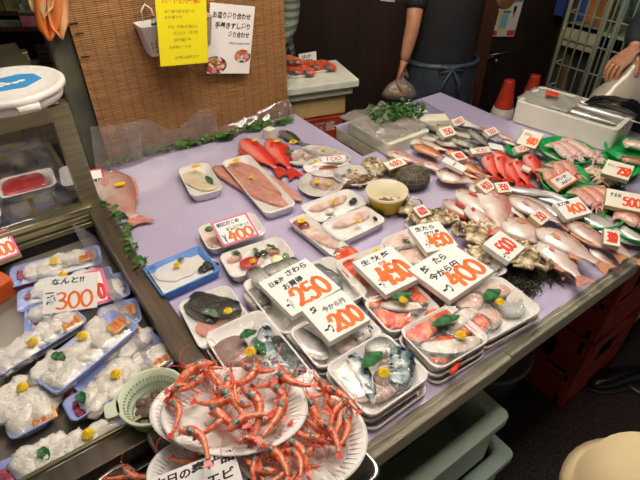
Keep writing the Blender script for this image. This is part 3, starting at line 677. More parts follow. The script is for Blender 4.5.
WP = card([PV(208, 3, 1.63), PV(253, 6, 1.63), PV(251, 74, 1.63), PV(209, 73, 1.63)], 'white printed notice with two platters of sushi on the bamboo screen',
 [('f', 'お造り盛り合わせ', .06, .80, .86, .085, BLACK), ('f', '手巻きすし盛り', .12, .66, .8, .085, BLACK), ('f', '盛り合わせ', .42, .54, .5, .08, BLACK), ('f', 'ご予約うけたまわります', .45, .44, .5, .03, BLACK)], th=.002, side=PAPER, name='notice', cat='notice')
xs = [v.co.x for v in WP.children[0].data.vertices]; ys = [v.co.y for v in WP.children[0].data.vertices]; w_, h_ = max(xs)-min(xs), max(ys)-min(ys)
rnd = random.Random(5)
for (cx, cy, rx, ry) in ((.18, .13, .26, .13), (.80, .27, .19, .10)):
    bs = {}
    base = MB().lathe([(1, 0), (1, .0003)], 28, (0, 0, 0), rx*w_, ry*h_, M=Matrix.Translation((-w_/2+cx*w_+.0, -h_/2+cy*h_, .0006))).obj('printed_platter', mat('print brown dark', '#4a2a26', rough=.5), WP, smooth=False)
    for k in range(60):
        a = rnd.random()*6.28; r = math.sqrt(rnd.random())*.85; x = cx+rx*r*math.cos(a); y = cy+ry*r*math.sin(a)
        if not (.02 < x < .98 and .02 < y < .98): continue
        c_ = rnd.choice(['red', 'red', 'pink', 'white', 'green', 'orange']); bs.setdefault(c_, MB()).lathe([(1, 0), (1, .0002)], 8, (0, 0, 0), .035*w_, .022*h_, M=Matrix.Translation((-w_/2+x*w_, -h_/2+y*h_, .0010+k*1e-5)))
    for c_, bb in bs.items(): bb.obj('printed_food', pal[c_], WP, smooth=False)
# basket
BK = mat('white basket plastic', '#e4ded6', rough=.4)
bp0, bp1 = PV(136, 29, 1.57), PV(143, 60, 1.57)
bk = thing('plastic_basket', 'white plastic basket hanging behind the yellow notice', 'basket', (.585, 1.61, bp1.z))
hb = bp0.z-bp1.z; b = MB(); wb = .235
rings = []
for s, z in ((.86, 0), (1, hb), (1.03, hb), (.965, hb-.003), (.83, .004)): rings.append([(x*s, y*s, z) for x, y in rrect(wb, .075, .012)])
b.loft(rings); b.obj('basket_body', BK, bk)
b = MB()
for r_ in range(3):
    for k in range(16): b.box((-.095+k*.0122, -.0345-.0012*r_*1.2, .014+r_*.013), (.0055, .004, .006))
b.obj('vent_holes', mat('basket hole dark', '#7a5f4a', rough=.8), bk, smooth=False)
for sx in (-.07, .07): MB().tube([(sx-.018, .03, hb), (sx-.016, .035, hb+.03), (sx, .038, hb+.045), (sx+.016, .035, hb+.03), (sx+.018, .03, hb)], .003, 6).obj('hook', BK, bk)
for k, (dx, c_, lb) in enumerate(((-.075, 'blue', 'blue and white packet standing in the hanging basket'), (-.045, 'red', 'red striped packet in the left of the hanging basket'), (.085, 'red', 'red and white bag poking out right of the yellow notice'), (.06, 'white', 'white packet in the hanging basket, behind the red and white bag'))):
    o = MB().box((0, 0, .05), (.035, .012, .1)).obj('packet', mat('packet '+c_, {'blue': '#2d3f78', 'red': '#c23a30', 'white': '#dcd6cc'}[c_], '#e6e0da', 30, .35, pos=(.5, .55), stretch=(1, 1, 3)), smooth=False, bevel=.003, loc=(.585+dx, 1.612+.012*(k % 2), bp1.z+.008), rot=(0, .25 if k < 2 else -.2, .1*k)); tag(o, lb, 'packet', 'packets in the hanging basket')
# ------------------------------------------------------------------ shelves behind the case
SHW = mat('dark shelf wood', '#3a2519', '#4a3020', 8, .6)
sY = 2.45
sx0, sx1 = -1.95, PY(49, 30, sY); sx1 = -.0+((sx1.x*SU-sx1.y*CU)); 
def Gp(px, py, Y): p = PY(px, py, Y); return p
X1 = (48-320)/F*0+((PY(48, 30, sY).x*SU)-(PY(48, 30, sY).y*CU))
X0 = X1-.75
sh = thing('shelving', 'dark wooden shelving behind the display case full of boxes', 'shelving', G((X0+X1)/2, sY+.2), CAMROT)
zl = [PY(20, y, sY).z for y in (82, 29, 13)]
zl = [.55]+zl+[zl[-1]+.3]
for z in zl: MB().box((0, 0, z-.008), (X1-X0, .36, .018)).obj('shelf', SHW, sh, smooth=False)
for s in (-1, 1): MB().box((s*(X1-X0)/2, 0, 1.0), (.03, .38, 2.0)).obj('side_panel', SHW, sh, smooth=False)
MB().box((0, .185, 1.0), (X1-X0, .012, 2.0)).obj('back_panel', SHW, sh, smooth=False)
def sbox(px0, px1, lev, hpx, c1, label, cat='box', name='box', c2=None, d=.2, yo=.12, parts=None):
    a = PY(px0, 30, sY); b_ = PY(px1, 30, sY); Xa = a.x*SU-a.y*CU; Xb = b_.x*SU-b_.y*CU; s = (Xb-Xa)
    o = MB().box((0, 0, hpx/2), (abs(s), d, hpx)).obj(name, mat(name+' '+label[:12], c1, c2, 25, .6), smooth=False, bevel=.004, loc=G((Xa+Xb)/2, sY+yo, zl[lev]+.0015), rot=(0, 0, CAMROT)); tag(o, label, cat); return o
sbox(21, 42, 2, .055, '#b5606c', 'pink box on the shelf behind the display case', c2='#d08a90')
o = sbox(21, 40, 2, .045, '#a8a090', 'grey white box stacked on the pink box'); o.location.z += .057
sbox(-2, 19, 2, .03, '#8b8a7c', 'flat stack of papers on the shelf left of the pink box', 'papers', 'paper_stack', '#5d5a50')
sbox(26, 50, 1, .17, '#1d1f22', 'dark machine with a vented front on the lower shelf', 'machine', 'machine', '#27292c')
sbox(9, 20, 1, .075, '#6e6650', 'olive grey box on the lower shelf next to the dark machine', c2='#8a8068')
o = sbox(-6, 8, 1, .02, '#d8d2c4', 'white papers on the lower shelf at the left edge', 'papers', 'paper_stack'); 
o = sbox(-6, 12, 1, .02, '#a9a090', 'grey folder lying on the white papers', 'folder', 'folder'); o.location.z += .0215
sbox(-4, 8, 3, .12, '#9b8a3a', 'yellow brown bag on the top shelf at the left edge', 'bag', 'bag', '#6f6a3a')
sbox(10, 26, 3, .10, '#a39a52', 'yellow green bag on the top shelf', 'bag', 'bag', '#5a6a4a')
sbox(28, 40, 3, .11, '#8a8f7c', 'grey green bag on the top shelf beside the towels', 'bag', 'bag', '#6c7568')
mc = [o for o in C.objects if o.name == 'machine'][0]
b = MB()
for k in range(6): b.box((0, -.101, .03+k*.022), (.10, .004, .008))
b.obj('vent_slats', mat('vent grey', '#3c4044', rough=.5), mc, smooth=False)
MB().box((.045, -.102, .025), (.006, .003, .006)).obj('indicator_light', mat('green indicator', '#2ab860', emit=1), mc, smooth=False)
# ------------------------------------------------------------------ display case
ST = mat('case steel', '#b3ac8c', '#98917a', 6, .3, .05, 60, metal=.85, stretch=(1, 1, 12))
case = thing('display_case', 'stainless steel refrigerated display case with a glass front at left', 'display case', (-.2, 1.4, 0))
def cb(c, d, nm, m=ST, bev=.002): return MB().box((c[0]+.2, c[1]-1.4, c[2]), d).obj(nm, m, case, smooth=False, bevel=bev)
DK = mat('case interior dark', '#4b4440', '#5b524c', 5, .35)
cb((-.42, 1.67, .41), (1.14, .58, .82), 'cabinet')
cb((.158, 1.415, .975), (.05, .045, .33), 'corner_post')
cb((.158, 1.93, .975), (.05, .045, .33), 'corner_post')
cb((-.42, 1.41, 1.125), (1.106, .05, .045), 'top_rail')
cb((-.42, 1.67, 1.155), (1.16, .57, .016), 'top_panel')
cb((-.42, 1.94, .985), (1.12, .012, .32), 'back_panel', mat('case back', '#8e7668', '#6a5a50', 4, .3))
cb((.17, 1.68, .98), (.006, .48, .3), 'side_glass', film('case glass', fac=.08, bstr=0))
cb((-.43, 1.40, .975), (1.12, .005, .27), 'front_glass', film('case glass'))
for k in range(3): cb((-.42, 1.385-.006*k, .828-.022*k), (1.15, .02, .016), 'front_sill')
cb((-.42, 1.372, .755), (1.14, .01, .03), 'air_grille', mat('black grille', '#17161a', rough=.5))
for k in range(14): cb((-.70+k*.062, 1.66, .8305), (.052, .42, .012), 'floor_slat', DK)
il = bpy.data.lights.new('added_case_fill', 'AREA'); il.shape = 'RECTANGLE'; il.size = .9; il.size_y = .03; il.energy = 2.2; il.color = (1, .93, .85); ilo = bpy.data.objects.new('added_case_fill', il); C.objects.link(ilo); ilo.parent = case; ilo.location = (-.25, .06, 1.10)  # unseen fill light, added to brighten the case interior and the tuna
cb((-.35, 1.72, .92), (.1, .1, .17), 'teal_lining', mat('teal plastic', '#1f6a70', rough=.4))
for k in range(4): cb((-.25+k*.11, 1.93, .97), (.006, .01, .28), 'back_rib', DK)
# well
cb((-.42, 1.0, .37), (1.14, .83, .72), 'well_base')
cb((-.42, 1.0, .735), (1.10, .80, .01), 'well_floor', mat('well floor steel', '#8d857a', '#7d756a', 6, .32, .2, 60, metal=.3))
RS = mat('rail steel', '#857b6e', '#746a5e', 6, .34, .05, 60, metal=.85, stretch=(12, 1, 12))
cb((.166, 1.005, .775), (.052, .82, .09), 'side_rail', RS)
cb((-.42, .614, .745), (1.14, .045, .10), 'front_rail', RS)
cb((-.42, .640, .800), (1.14, .008, .010), 'front_rail_edge')
LINER = film('milky liner', fac=.15, bscale=10, bstr=1, dens=.3, dcol='#c8c0c8', rough=.15)
b = MB(); b.grid(20, 6, lambda a, d: (.135+.2-.05*d, .66-1.4+a*.70, .745+.06*d*(1+.2*math.sin(a*20)))); b.obj('plastic_liner', LINER, case)
# round foam tub on the case
p = P(9, 91, 1.185)
tub = thing('round_tub', 'round white foam tub with a blue label on top of the display case', 'tub', (p.x, p.y, 1.1645))
MB().lathe([(.105, 0), (.120, .0), (.127, .022), (.12, .0225)], 48).obj('tub_body', FOAM, tub)
MB().lathe([(.129, .0235), (.134, .026), (.134, .036), (.128, .041), (.122, .038), (.08, .038), (.01, .038)], 48, cap0=True).obj('lid', FOAM, tub)
MB().prism(rrect(.05, .02, .005), .008, .024, Matrix.Translation((.02, -.130, 0))).obj('tab', FOAM, tub)
lb_ = MB().prism([(x*.78+.012, y*.78) for x, y in ((-.10, -.05), (-.07, .055), (.03, .075), (.075, .05), (.09, -.01), (.03, -.065))], .0382, .0388).obj('label', mat('blue label', '#2f8fd0', rough=.5), tub, smooth=False)
b = MB()
for x, y in ((-.03, 0), (-.015, -.005), (.002, 0), (.02, 0), (.035, .006), (-.02, .018), (-.03, .027), (-.01, .012)): b.lathe([(.009, 0), (.009, .0006)], 12, (x, y-.005, .0392), 1, .8)
b.obj('label_print', PAPER, tub, smooth=False)
# ------------------------------------------------------------------ things under and beside the table
RC = mat('red crate plastic', '#9c3420', '#aa402a', 6, .5, .1)
def crate(c, d, rz, label, txt=False):
    o = thing('plastic_crate', label, 'crate', c, rz); x, y, z = d; t = .012
    b = MB()
    for sx in (-1, 1):
        for sy in (-1, 1): b.box((sx*(x/2-.02), sy*(y/2-.02), z/2), (.04, .04, z))
    for zz, hh in ((.02, .04), (z*.42, .03), (z-.035, .07)):
        for s in (-1, 1):
            b.box((0, s*(y/2-t/2), zz), (x-.04, t, hh)); b.box((s*(x/2-t/2), 0, zz), (t, y-.04, hh))
    for s in (-1, 1):
        b.box((0, s*(y/2-t/2-.001), z*.30), (x-.05, t*.8, z*.42)); b.box((s*(x/2-t/2-.001), 0, z*.30), (t*.8, y-.05, z*.42))
        for k in (-1, 1): b.box((k*(x/2-.07), s*(y/2-t/2-.001), z*.6), (.08, t*.8, z*.5)); b.box((s*(x/2-t/2-.001), k*(y/2-.07), z*.6), (t*.8, .08, z*.5))
    b.obj('frame', RC, o, smooth=False, bevel=.003)
    MB().box((0, 0, .008), (x-.03, y-.03, .014)).obj('bottom', RC, o, smooth=False)
    b = MB(); 
    for s in (-1, 1): b.box((0, s*(y/2), z+.003), (x, .014, .008)); b.box((s*(x/2), 0, z+.003), (.014, y, .008))
    b.obj('rim', RC, o, smooth=False)
    if txt:
        T_ = Matrix.Translation((-.10, -y/2-.0065, z*.62)) @ Matrix.Rotation(PI/2, 4, 'X'); m2 = MB(); m2.box((0, -y/2-.002, z*.74), (.24, .008, .17)); 
        m2.obj('name_plate', RC, o, smooth=False)
        m3 = MB(); font_mesh('酒盛酒盛', .20, .045, Matrix.Translation((-.10, -y/2-.0070, z*.84)) @ Matrix.Rotation(PI/2, 4, 'X'), m3, bold=.02); font_mesh('盛ビ', .11, .045, Matrix.Translation((-.055, -y/2-.0070, z*.66)) @ Matrix.Rotation(PI/2, 4, 'X'), m3, bold=.02)
        m3.obj('lettering', mat('faded white print', '#c9b3a2', rough=.6), o, smooth=False)
    return o
crate((1.54, .56, 0.001), (.34, .42, .355), 0, 'dark red plastic crate on the floor under the right of the stall, lower of two')
crate((1.54, .56, .369), (.34, .42, .36), 0, 'dark red plastic crate stacked under the table top, upper of two')
BIN = mat('black tub plastic', '#1e1d1d', '#282625', 8, .4)
t_ = thing('tub', 'black plastic tub with a pale rim on the floor under the stall', 'tub', (1.13, .60, 0))
MB().lathe([(.13, 0), (.165, .30), (.16, .302), (.125, .01)], 32, cap1=True).obj('tub_body', BIN, t_)
MB().lathe([(.166, .288), (.174, .292), (.174, .302), (.16, .304)], 32).obj('rim', mat('grey rim', '#5d5a56', rough=.4), t_)
MINT = mat('mint foam', '#cfe6d6', '#dcf0e2', 14, .6, .3, 100)
def fbox(c, d, label, m=MINT, wall=.025, cat='foam box', rz=0, lip=0, inner=None):
    o = thing('foam_box', label, cat, c, rz); x, y, z = d; b = MB(); rings = []
    for dx, zz in ((0, 0), (0, z-.03), (lip, z-.03), (lip, z), (-2*wall, z), (-2*wall-.01, wall)): rings.append([(px, py, zz) for px, py in rrect(x+dx, y+dx, .02)])
    b.loft(rings); b.obj('box_body', m, o, smooth=False, bevel=.002); return o
fbox((.535, .56, 0), (.62, .56, .34), 'mint green foam box on the floor at the front left, lowest of its stack', lip=.03)
fbox((.51, .56, .341), (.56, .50, .20), 'mint green foam box standing on a wider one under the front edge', lip=.03)
o = MB().box((0, 0, 0), (.50, .40, .203)).obj('foam_box', FOAMG, smooth=False, bevel=.01, loc=(.485, .66, .6445)); tag(o, 'grey white closed foam box directly beneath the foam board at the front', 'foam box')
o = MB().tube([(0, 0, 0), (.08, .0, .012), (.2, 0, .02)], [.02, .024, .016], 10).obj('black_bag', mat('black vinyl', '#131213', rough=.4), loc=(.46, .395, .567)); tag(o, 'black rolled bag lying against the foam box under the table edge', 'bag')
fbox((1.93, .62, .06), (.40, .44, .34), 'pale green foam box under the far right of the stall', m=mat('pale green foam', '#a3b5a4', '#b3c3b2', 10, .6))
bx = [o for o in C.objects if o.get('label', '').startswith('pale green foam box')][0]
for sx in (-1, 1):
    for sy in (-1, 1): MB().box((sx*.14, sy*.16, -.03), (.09, .08, .06)).obj('foot', mat('pale green foam', '#a3b5a4'), bx, smooth=False)
pts = [P(x, y, .012) for x, y in ((590, 362), (600, 372), (612, 376), (626, 384), (650, 396), (700, 400))]
tag(MB().tube(smoothpath(pts, 6), .006, 8).obj('hose', mat('grey hose', '#8f8a80', rough=.4)), 'thin grey hose curving over the wet dark floor', 'hose')
# black shoe
def shoe(loc, rz, label, m):
    o = thing('shoe', label, 'shoe', loc, rz); pr = [(-.13, .030, .055), (-.11, .036, .075), (-.06, .036, .085), (0, .038, .07), (.06, .046, .05), (.11, .042, .04), (.14, .022, .028)]
    MB().loft([[(x, w*math.cos(q), .012+h*.5+h*.5*math.sin(q)) for q in [2*PI*k/12 for k in range(12)]] for x, w, h in pr]).obj('upper', m, o)
    MB().loft([[(x, w*1.06*s, z) for s, z in ((-1, 0), (1, 0), (1, .014), (-1, .014))] for x, w, h in pr]).obj('sole', mat('sole', '#38332e', rough=.6), o); return o
p = P(622, 377, .04); shoe((p.x, p.y, 0), R(150), 'black leather shoe on the wet floor next to the red crates', mat('black leather', '#141314', rough=.25))
# white foam box standing at the right back of the stall
q0, q1 = P(511, 122, .803), P(607, 153, .803); wq = (q1-q0).normalized(); wnn = Vector((-wq.y, wq.x, 0)); wc = (q0+q1)/2+wnn*.115
wb_ = fbox((wc.x, wc.y, .8045), ((q1-q0).length+.01, .22, .085), 'long white foam box of fish standing at the back right of the stall', m=mat('white box foam', '#dfdbcb', '#e8e4d6', 14, .6, .2, 100), wall=.018, rz=math.atan2(wq.y, wq.x))

fr = thing('table_frame', 'dark steel trestle frame carrying the foam boards of the stall', 'table frame', (1.1, 1.0, 0)); DSM = mat('dark steel frame', '#2c2a2a', rough=.5)
for u0, u1, v in ((.24, 1.98, .96), (.24, 1.66, 1.15), (.24, 1.66, 1.25), (.24, 1.0, 1.55), (1.75, 1.98, .62)):
    MB().box(((u0+u1)/2-1.1, v-1.0, .7345), (u1-u0, .04, .029)).obj('cross_bar', DSM, fr, smooth=False)
for u, v in ((.26, .96), (.26, 1.55), (1.0, 1.55), (1.0, .96), (1.62, 1.25), (1.96, .96)):
    MB().box((u-1.1, v-1.0, .36), (.035, .035, .72)).obj('leg', DSM, fr, smooth=False)
o = MB().box((0, 0, 0), (.78, .36, .742)).obj('side_counter', mat('counter steel', '#77726a', '#6a655e', 5, .35, metal=.7), smooth=False, bevel=.004, loc=(-.195, .39, .371)); tag(o, 'dull steel side counter under the shrimp pans in front of the display case', 'counter')
# ================================================================== SEAFOOD ON THE STALL
FOAMR = mat('white foam', '#e9e4de')
def oval(l, r, t, b, z, label, h=.018, m=FOAMR, rim=.004, name='foam_plate', cat='plate', n=40, gap=None, inner=.72):
    A, B, Cc, D = P(*l, z), P(*r, z), P(*t, z), P(*b, z); c = (A+B)/2; x = (B-A); rx = x.length/2; x.normalize(); yv = Vector((-x.y, x.x, 0)); ry = abs((Cc-D).dot(yv))/2
    o = thing(name, label, cat, (c.x, c.y, z-h), math.atan2(x.y, x.x))
    MB().lathe([(inner-.02, 0), (.985, h-rim*.5), (1.0, h-rim*.3), (1.0, h), (.94, h), (inner, .0035), (.02, .003)], n, sx=rx, sy=ry).obj('dish', m, o)
    o['_z'] = 0; del o['_z']; return o, c, rx, ry
def film_over(o, rx, ry, h, bulge=.012):
    b = MB(); b.lathe([(.97, h+.001), (.8, h+bulge*.7), (.5, h+bulge), (.02, h+bulge)], 28, sx=rx, sy=ry); b.obj('film', WRAP, o)
def blobs(name, label, cat, pts, z, s, m, group=None, seed=0, flat=.6, amp=.35, fq=2.5, elong=1.0):
    rnd = random.Random(seed)
    for i, (px, py) in enumerate(pts):
        a, bb = (s[0], s[1]) if isinstance(s, tuple) else (s, s)
        k = rnd.uniform(.85, 1.15); sd = rnd.random()*50
        o = MB().ball((0, 0, 0), (a*k*elong, bb*k, (a+bb)/2*flat), 18, 12, fn=lambda d: 1+amp*noise.noise(d*fq+Vector((sd, 0, 0)))+amp*.45*noise.noise(d*fq*2.7+Vector((0, sd, 0)))).obj(name, m, loc=P(px, py, z+flat*(a+bb)/2*.8), rot=(0, 0, rnd.random()*6))
        tag(o, label, cat, group)
MACK = fishmat('mackerel skin', '#d8d4cc', '#8fa0a6', '#27404a', .35, 50, .25, spots=('#1d2e33', 60, .56))
MACKB = fishmat('dark mackerel back', '#3b3f40', '#2a3236', '#1c2a30', .3, 40, .25)
SILV = fishmat('silver skin', '#dcd8d0', '#c2c0bc', '#5f646a', .3, 40, .22, metal=.35)
SAWARA = fishmat('grey silver skin', '#c8c4bc', '#8c8c88', '#4b4c4c', .4, 45, .28, spots=('#33312f', 50, .6))
PINK = fishmat('pink bream skin', '#d6c6bc', '#c69c90', '#a8766a', .5, 22, .28, spots=('#b47c74', 18, .5, .3), metal=.1)
PALEP = fishmat('pale bream skin', '#e8e0da', '#dcc2b8', '#c07c6e', .5, 22, .26, spots=('#c48e84', 16, .5, .3), metal=.12)
REDF = fishmat('red fish skin', '#e8a298', '#dd4a3c', '#c42a22', .35, 30, .3)
REDB = fishmat('bright red skin', '#e58a7c', '#d93a30', '#bf2a22', .3, 30, .28)
GREYF = fishmat('grey green skin', '#b9b4a2', '#87866f', '#4a4a3c', .5, 60, .35, spots=('#36362c', 55, .58))
BROWNF = fishmat('orange brown skin', '#d9a27c', '#b9693c', '#8a4422', .4, 40, .3)
DARKF = fishmat('dark mottled skin', '#6f6a56', '#3f3d30', '#23221c', .5, 60, .4, spots=('#8a8466', 40, .6))
SQUID = fishmat('squid skin', '#e2b4a6', '#c98674', '#d9a596', .5, 40, .25, spots=('#b86a5a', 90, .6))
SQUIDP = fishmat('pale squid skin', '#ecd6cc', '#dba89c', '#e8cbc0', .5, 40, .25, spots=('#b9766a', 90, .62))
FINP = mat('pink fin', '#d0988a', '#bc7668', 80, .4, coat=.3); FINR = mat('red fin', '#cc3a28', '#b52a1e', 80, .4, coat=.3)
FING = mat('grey fin', '#7a776a', '#5a574c', 80, .4, coat=.3); FINY = mat('orange fin', '#cf9670', '#b87f5c', 80, .4, coat=.3)
MILT = mat('white milt', '#f2ede4', '#e2d8cc', 40, .35, 1.0, 70, coat=.4)
MEATW = mat('white squid flesh', '#efebe4', '#e6e0d8', 20, .3, coat=.4)
SEAW = mat('dark seaweed', '#26301c', '#141a10', 60, .5, .6, 120)
OCTO = mat('red octopus', '#a8384a', '#c86470', 60, .35, .4, 120, c3='#e8c8c8')
CRABM = mat('crab shell', '#4a3a28', '#b8a27a', 42, .5, .9, 70, pos=(.34, .50), c3='#e2d6b8')
OYST = mat('oyster shell', '#8f8468', '#c9bc98', 30, .7, .9, 60, c3='#5a4f3c')
PACK = mat('sauce packet', '#e8a448', '#f0c070', 30, .3)
def slice_tuna(a, b, z, w, label, m=TUNA): return slab(a, b, z, w, .007, label, m, wav=.15, name='sashimi_slice', cat='sashimi')
# ---- lone big fish on the left
fish((104, 172), (140, 226), .822, .814, 'large pale pink sea bream lying alone at the left of the lavender sheet', PINK, FINP, hr=.37, tr=.13, bend=.05, flip=1, dors=.06, tail=.14)
p = P(120, 184, .846); s_ = MB().lathe([(.014, 0), (.014, .001)], 16, (0, 0, 0), 1.2, .8).obj('price_sticker', YST, loc=p, smooth=False); tag(s_, 'yellow oval sticker on the pale pink sea bream', 'sticker')
card([P(88, 169, .862), P(103, 169, .858), P(107, 191, .812), P(95, 196, .812)], 'small red edged price card leaning beside the lone pale pink fish', [('b', '2500', .2, .3, .65, .3, BLACK, .16)], th=.004, border=REDINK, bw=.12)
# ---- two vivid red fish
fish((241, 139), (286, 176), .825, .818, 'long bright red fish with open body, left of the two beside the white cube', REDB, FINR, hr=.25, tr=.12, bend=-.02, flip=-1, tail=.2)
fish((268, 139), (297, 178), .823, .816, 'bright red fish touching the first red fish, right of the pair', REDB, FINR, hr=.27, tr=.13, flip=1, tail=.22)
for (x, y, l) in ((255, 140, 'yellow oval sticker on the left bright red fish'), (277, 141, 'yellow oval sticker on the right bright red fish')):
    tag(MB().lathe([(.010, 0), (.010, .001)], 16, (0, 0, 0), 1.3, .8).obj('price_sticker', YST, loc=P(x, y, .845), smooth=False), l, 'sticker')
tag(MB().box((0, 0, .02), (.035, .035, .04)).obj('foam_cube', mat('cream foam', '#e6e0c8', rough=.6), smooth=False, bevel=.003, loc=P(270, 138, .803), rot=(0, 0, .3)), 'small cream foam cube standing behind the red fish', 'foam cube')
fish((279, 131), (308, 146), .822, .815, 'dark mottled fish behind the cream foam cube', DARKF, FING, hr=.3, tr=.16, flip=1)
tag(MB().lathe([(.006, 0), (.013, 0), (.013, .001), (.006, .001), (.006, 0)], 20, (0, 0, 0), 1.2, 1, cap0=False, cap1=False).obj('price_sticker', YST, loc=P(293, 142, .843), smooth=False), 'yellow ring sticker on the dark mottled fish', 'sticker')
# ---- trays in the middle
tray([(172, 168), (203, 163), (228, 187), (196, 197)], .833, 'small white tray with one pale fillet left of the long fillet tray', stickers=((196, 167),), wrap=True)
slab((182, 171), (214, 189), .812, .075, .008, 'thin pale flatfish fillet in the small white tray', mat('ivory flesh', '#e3d8c0', '#d5c4a4', 20, .35, .1, coat=.4), wav=.1, taper=(.8, 1, 1, .9))
leaf((206, 176), (213, 184), .820, 'small green leaf print on the pale fillet tray', .35, lift=.001)
tray([(210, 163), (238, 157), (309, 200), (277, 212)], .833, 'long white tray holding two pink brown fillets', stickers=((236, 161),))
slab((214, 166), (288, 207), .813, .075, .013, 'long pink brown fillet, nearer one in the long white tray', RAWP, wav=.15, taper=(.7, 1, .9, .5))
slab((228, 161), (302, 201), .815, .07, .013, 'long pink brown fillet, farther one in the long white tray', RAWP, wav=.15, taper=(.7, 1, .9, .5))
flower(251, 177, .826, 'yellow chrysanthemum on the two long pink fillets', .9)
tray([(191, 228), (250, 212), (271, 232), (214, 250)], .833, 'white tray half hidden behind the pink bordered 400 card')
slab((207, 231), (225, 246), .812, .05, .015, 'pinkish fish piece at the left behind the pink bordered 400 card', PALE)
blobs('green_garnish', 'green sprig in the tray behind the pink bordered 400 card', 'garnish', [(209, 229), (216, 226)], .815, .012, mat('leafy green', '#4c8a3c', '#2c5c24', 60, .5, .6, 100), 'green sprigs behind the pink bordered card', 3)
sign([(209, 223), (246, 213), (259, 234), (225, 247)], .870, .850, 'pink bordered price card reading 400 leaning on a white tray',
 [('f', '明石だこめ', .1, .72, .62, .15, BLACK), ('f', 'お徳三盛せっと', .28, .50, .65, .13, BLACK), ('b', 'Y', .1, .1, .12, .3, BLACK, .12), ('b', '400', .26, .08, .66, .38, ORANGE, .28)], th=.006, face=PAPER, border=PINKB, bw=.06)
tray([(214, 256), (277, 236), (300, 256), (236, 278)], .834, 'white tray of mixed sashimi in front of the pink bordered 400 card')
slab((221, 258), (241, 256), .815, .03, .016, 'pale pink sashimi block at the left of the mixed sashimi tray', PALE)
slab((240, 266), (258, 259), .818, .035, .012, 'dark red tuna slice in the mixed sashimi tray', TUNA, name='sashimi_slice')
slab((254, 264), (264, 259), .812, .025, .010, 'white sashimi slice beside the red tuna slice', WHITEF, name='sashimi_slice')
slab((268, 252), (280, 251), .816, .022, .014, 'pink sashimi piece at the right of the mixed sashimi tray', RAWP, name='sashimi_slice')
slab((248, 252), (270, 245), .810, .03, .008, 'white squid strip at the back of the mixed sashimi tray', MEATW, name='sashimi_slice')
tag(MB().lathe([(.013, 0), (.014, .004), (.012, .007)], 20).obj('lemon_slice', mat('lemon', '#e8e08c', '#f2edc0', 60, .4), loc=P(276, 260, .812)), 'pale yellow lemon slice in the mixed sashimi tray', 'lemon slice')
blobs('green_garnish', 'green garnish clump at the right end of the mixed sashimi tray', 'garnish', [(286, 256)], .812, .011, mat('pale green garnish', '#8aa860', '#5c8040', 60, .5, .5), None, 4)
blobs('green_garnish', 'dark green garnish beside the red tuna slice', 'garnish', [(258, 255), (264, 253)], .818, .009, SEAW, 'dark garnish beside the tuna', 5)
leaf((254, 248), (258, 255), .824, 'narrow dark green leaf at the middle of the mixed sashimi tray', .4)
leaf((266, 245), (278, 250), .824, 'curved green leaf at the back of the mixed sashimi tray', .35)
leaf((228, 250), (241, 254), .828, 'green leaf on the pale pink sashimi block', .4)
flower(253, 261, .832, 'yellow chrysanthemum on the red tuna slice', .8)
# blue rimmed squid box
BLUEP = mat('blue printed rim', '#3f7fd0', '#5a96dc', 30, .4)
q = tray([(141, 268), (198, 246), (222, 268), (163, 296)], .830, 'blue rimmed rectangular tray of white squid', h=.026, m=BLUEP, r=.004, taper=.93, bulge=.003, name='printed_tray')
b = MB().box((0, 0, .0045), (q.L*.86, q.W*.82, .003)).obj('white_base', FOAM, q.o, smooth=False)
slab((154, 277), (205, 261), .812, .085, .008, 'flat white squid sheet filling the blue rimmed tray', MEATW, wav=.2, name='squid', cat='squid', taper=(.6, 1, .9, .3))
flower(177, 265, .826, 'yellow chrysanthemum on the white squid in the blue rimmed tray', .9)
leaf((178, 262), (184, 258), .824, 'small green leaf behind the flower in the blue rimmed tray', .6)
blobs('seaweed', 'dark seaweed lump in the blue rimmed tray', 'seaweed', [(203, 269), (209, 267), (214, 265), (207, 265)], .812, .011, SEAW, 'seaweed lumps in the blue rimmed tray', 6)
m2 = MB(); font_mesh('新鮮いか', .05, .014, Matrix.Translation((-.10, q.W/2-.022, .0275)), m2, bold=.03); m2.obj('lettering', mat('navy ink', '#1d2c5c', rough=.5), q.o, smooth=False)
# left dark mackerel tray
tray([(166, 304), (222, 288), (263, 322), (212, 350)], .835, 'white tray with dark mackerel pieces beside the steel rail', stickers=())
slab((192, 298), (240, 309), .826, .05, .026, 'dark backed mackerel piece across the top of the tray beside the rail', MACKB, bend=-.08, taper=(.8, 1, 1, .7))
slab((184, 303), (213, 322), .820, .035, .02, 'dark narrow mackerel piece at the left of the tray beside the rail', MACKB, bend=.06)
slab((208, 313), (234, 318), .812, .06, .012, 'grey pink fillet under the dark mackerel pieces', mat('grey pink flesh', '#b98f88', '#9c746e', 20, .35, .1, coat=.5))
slab((201, 323), (214, 333), .812, .04, .012, 'pinkish grey fillet end nearest the front of the mackerel tray', RAWP)
leaf((203, 311), (220, 317), .836, 'grey green leaf between the dark mackerel pieces', .5, mat('dull leaf', '#4a6a50'))
flower(228, 311, .842, 'yellow chrysanthemum on the dark mackerel tray beside the rail', .9)
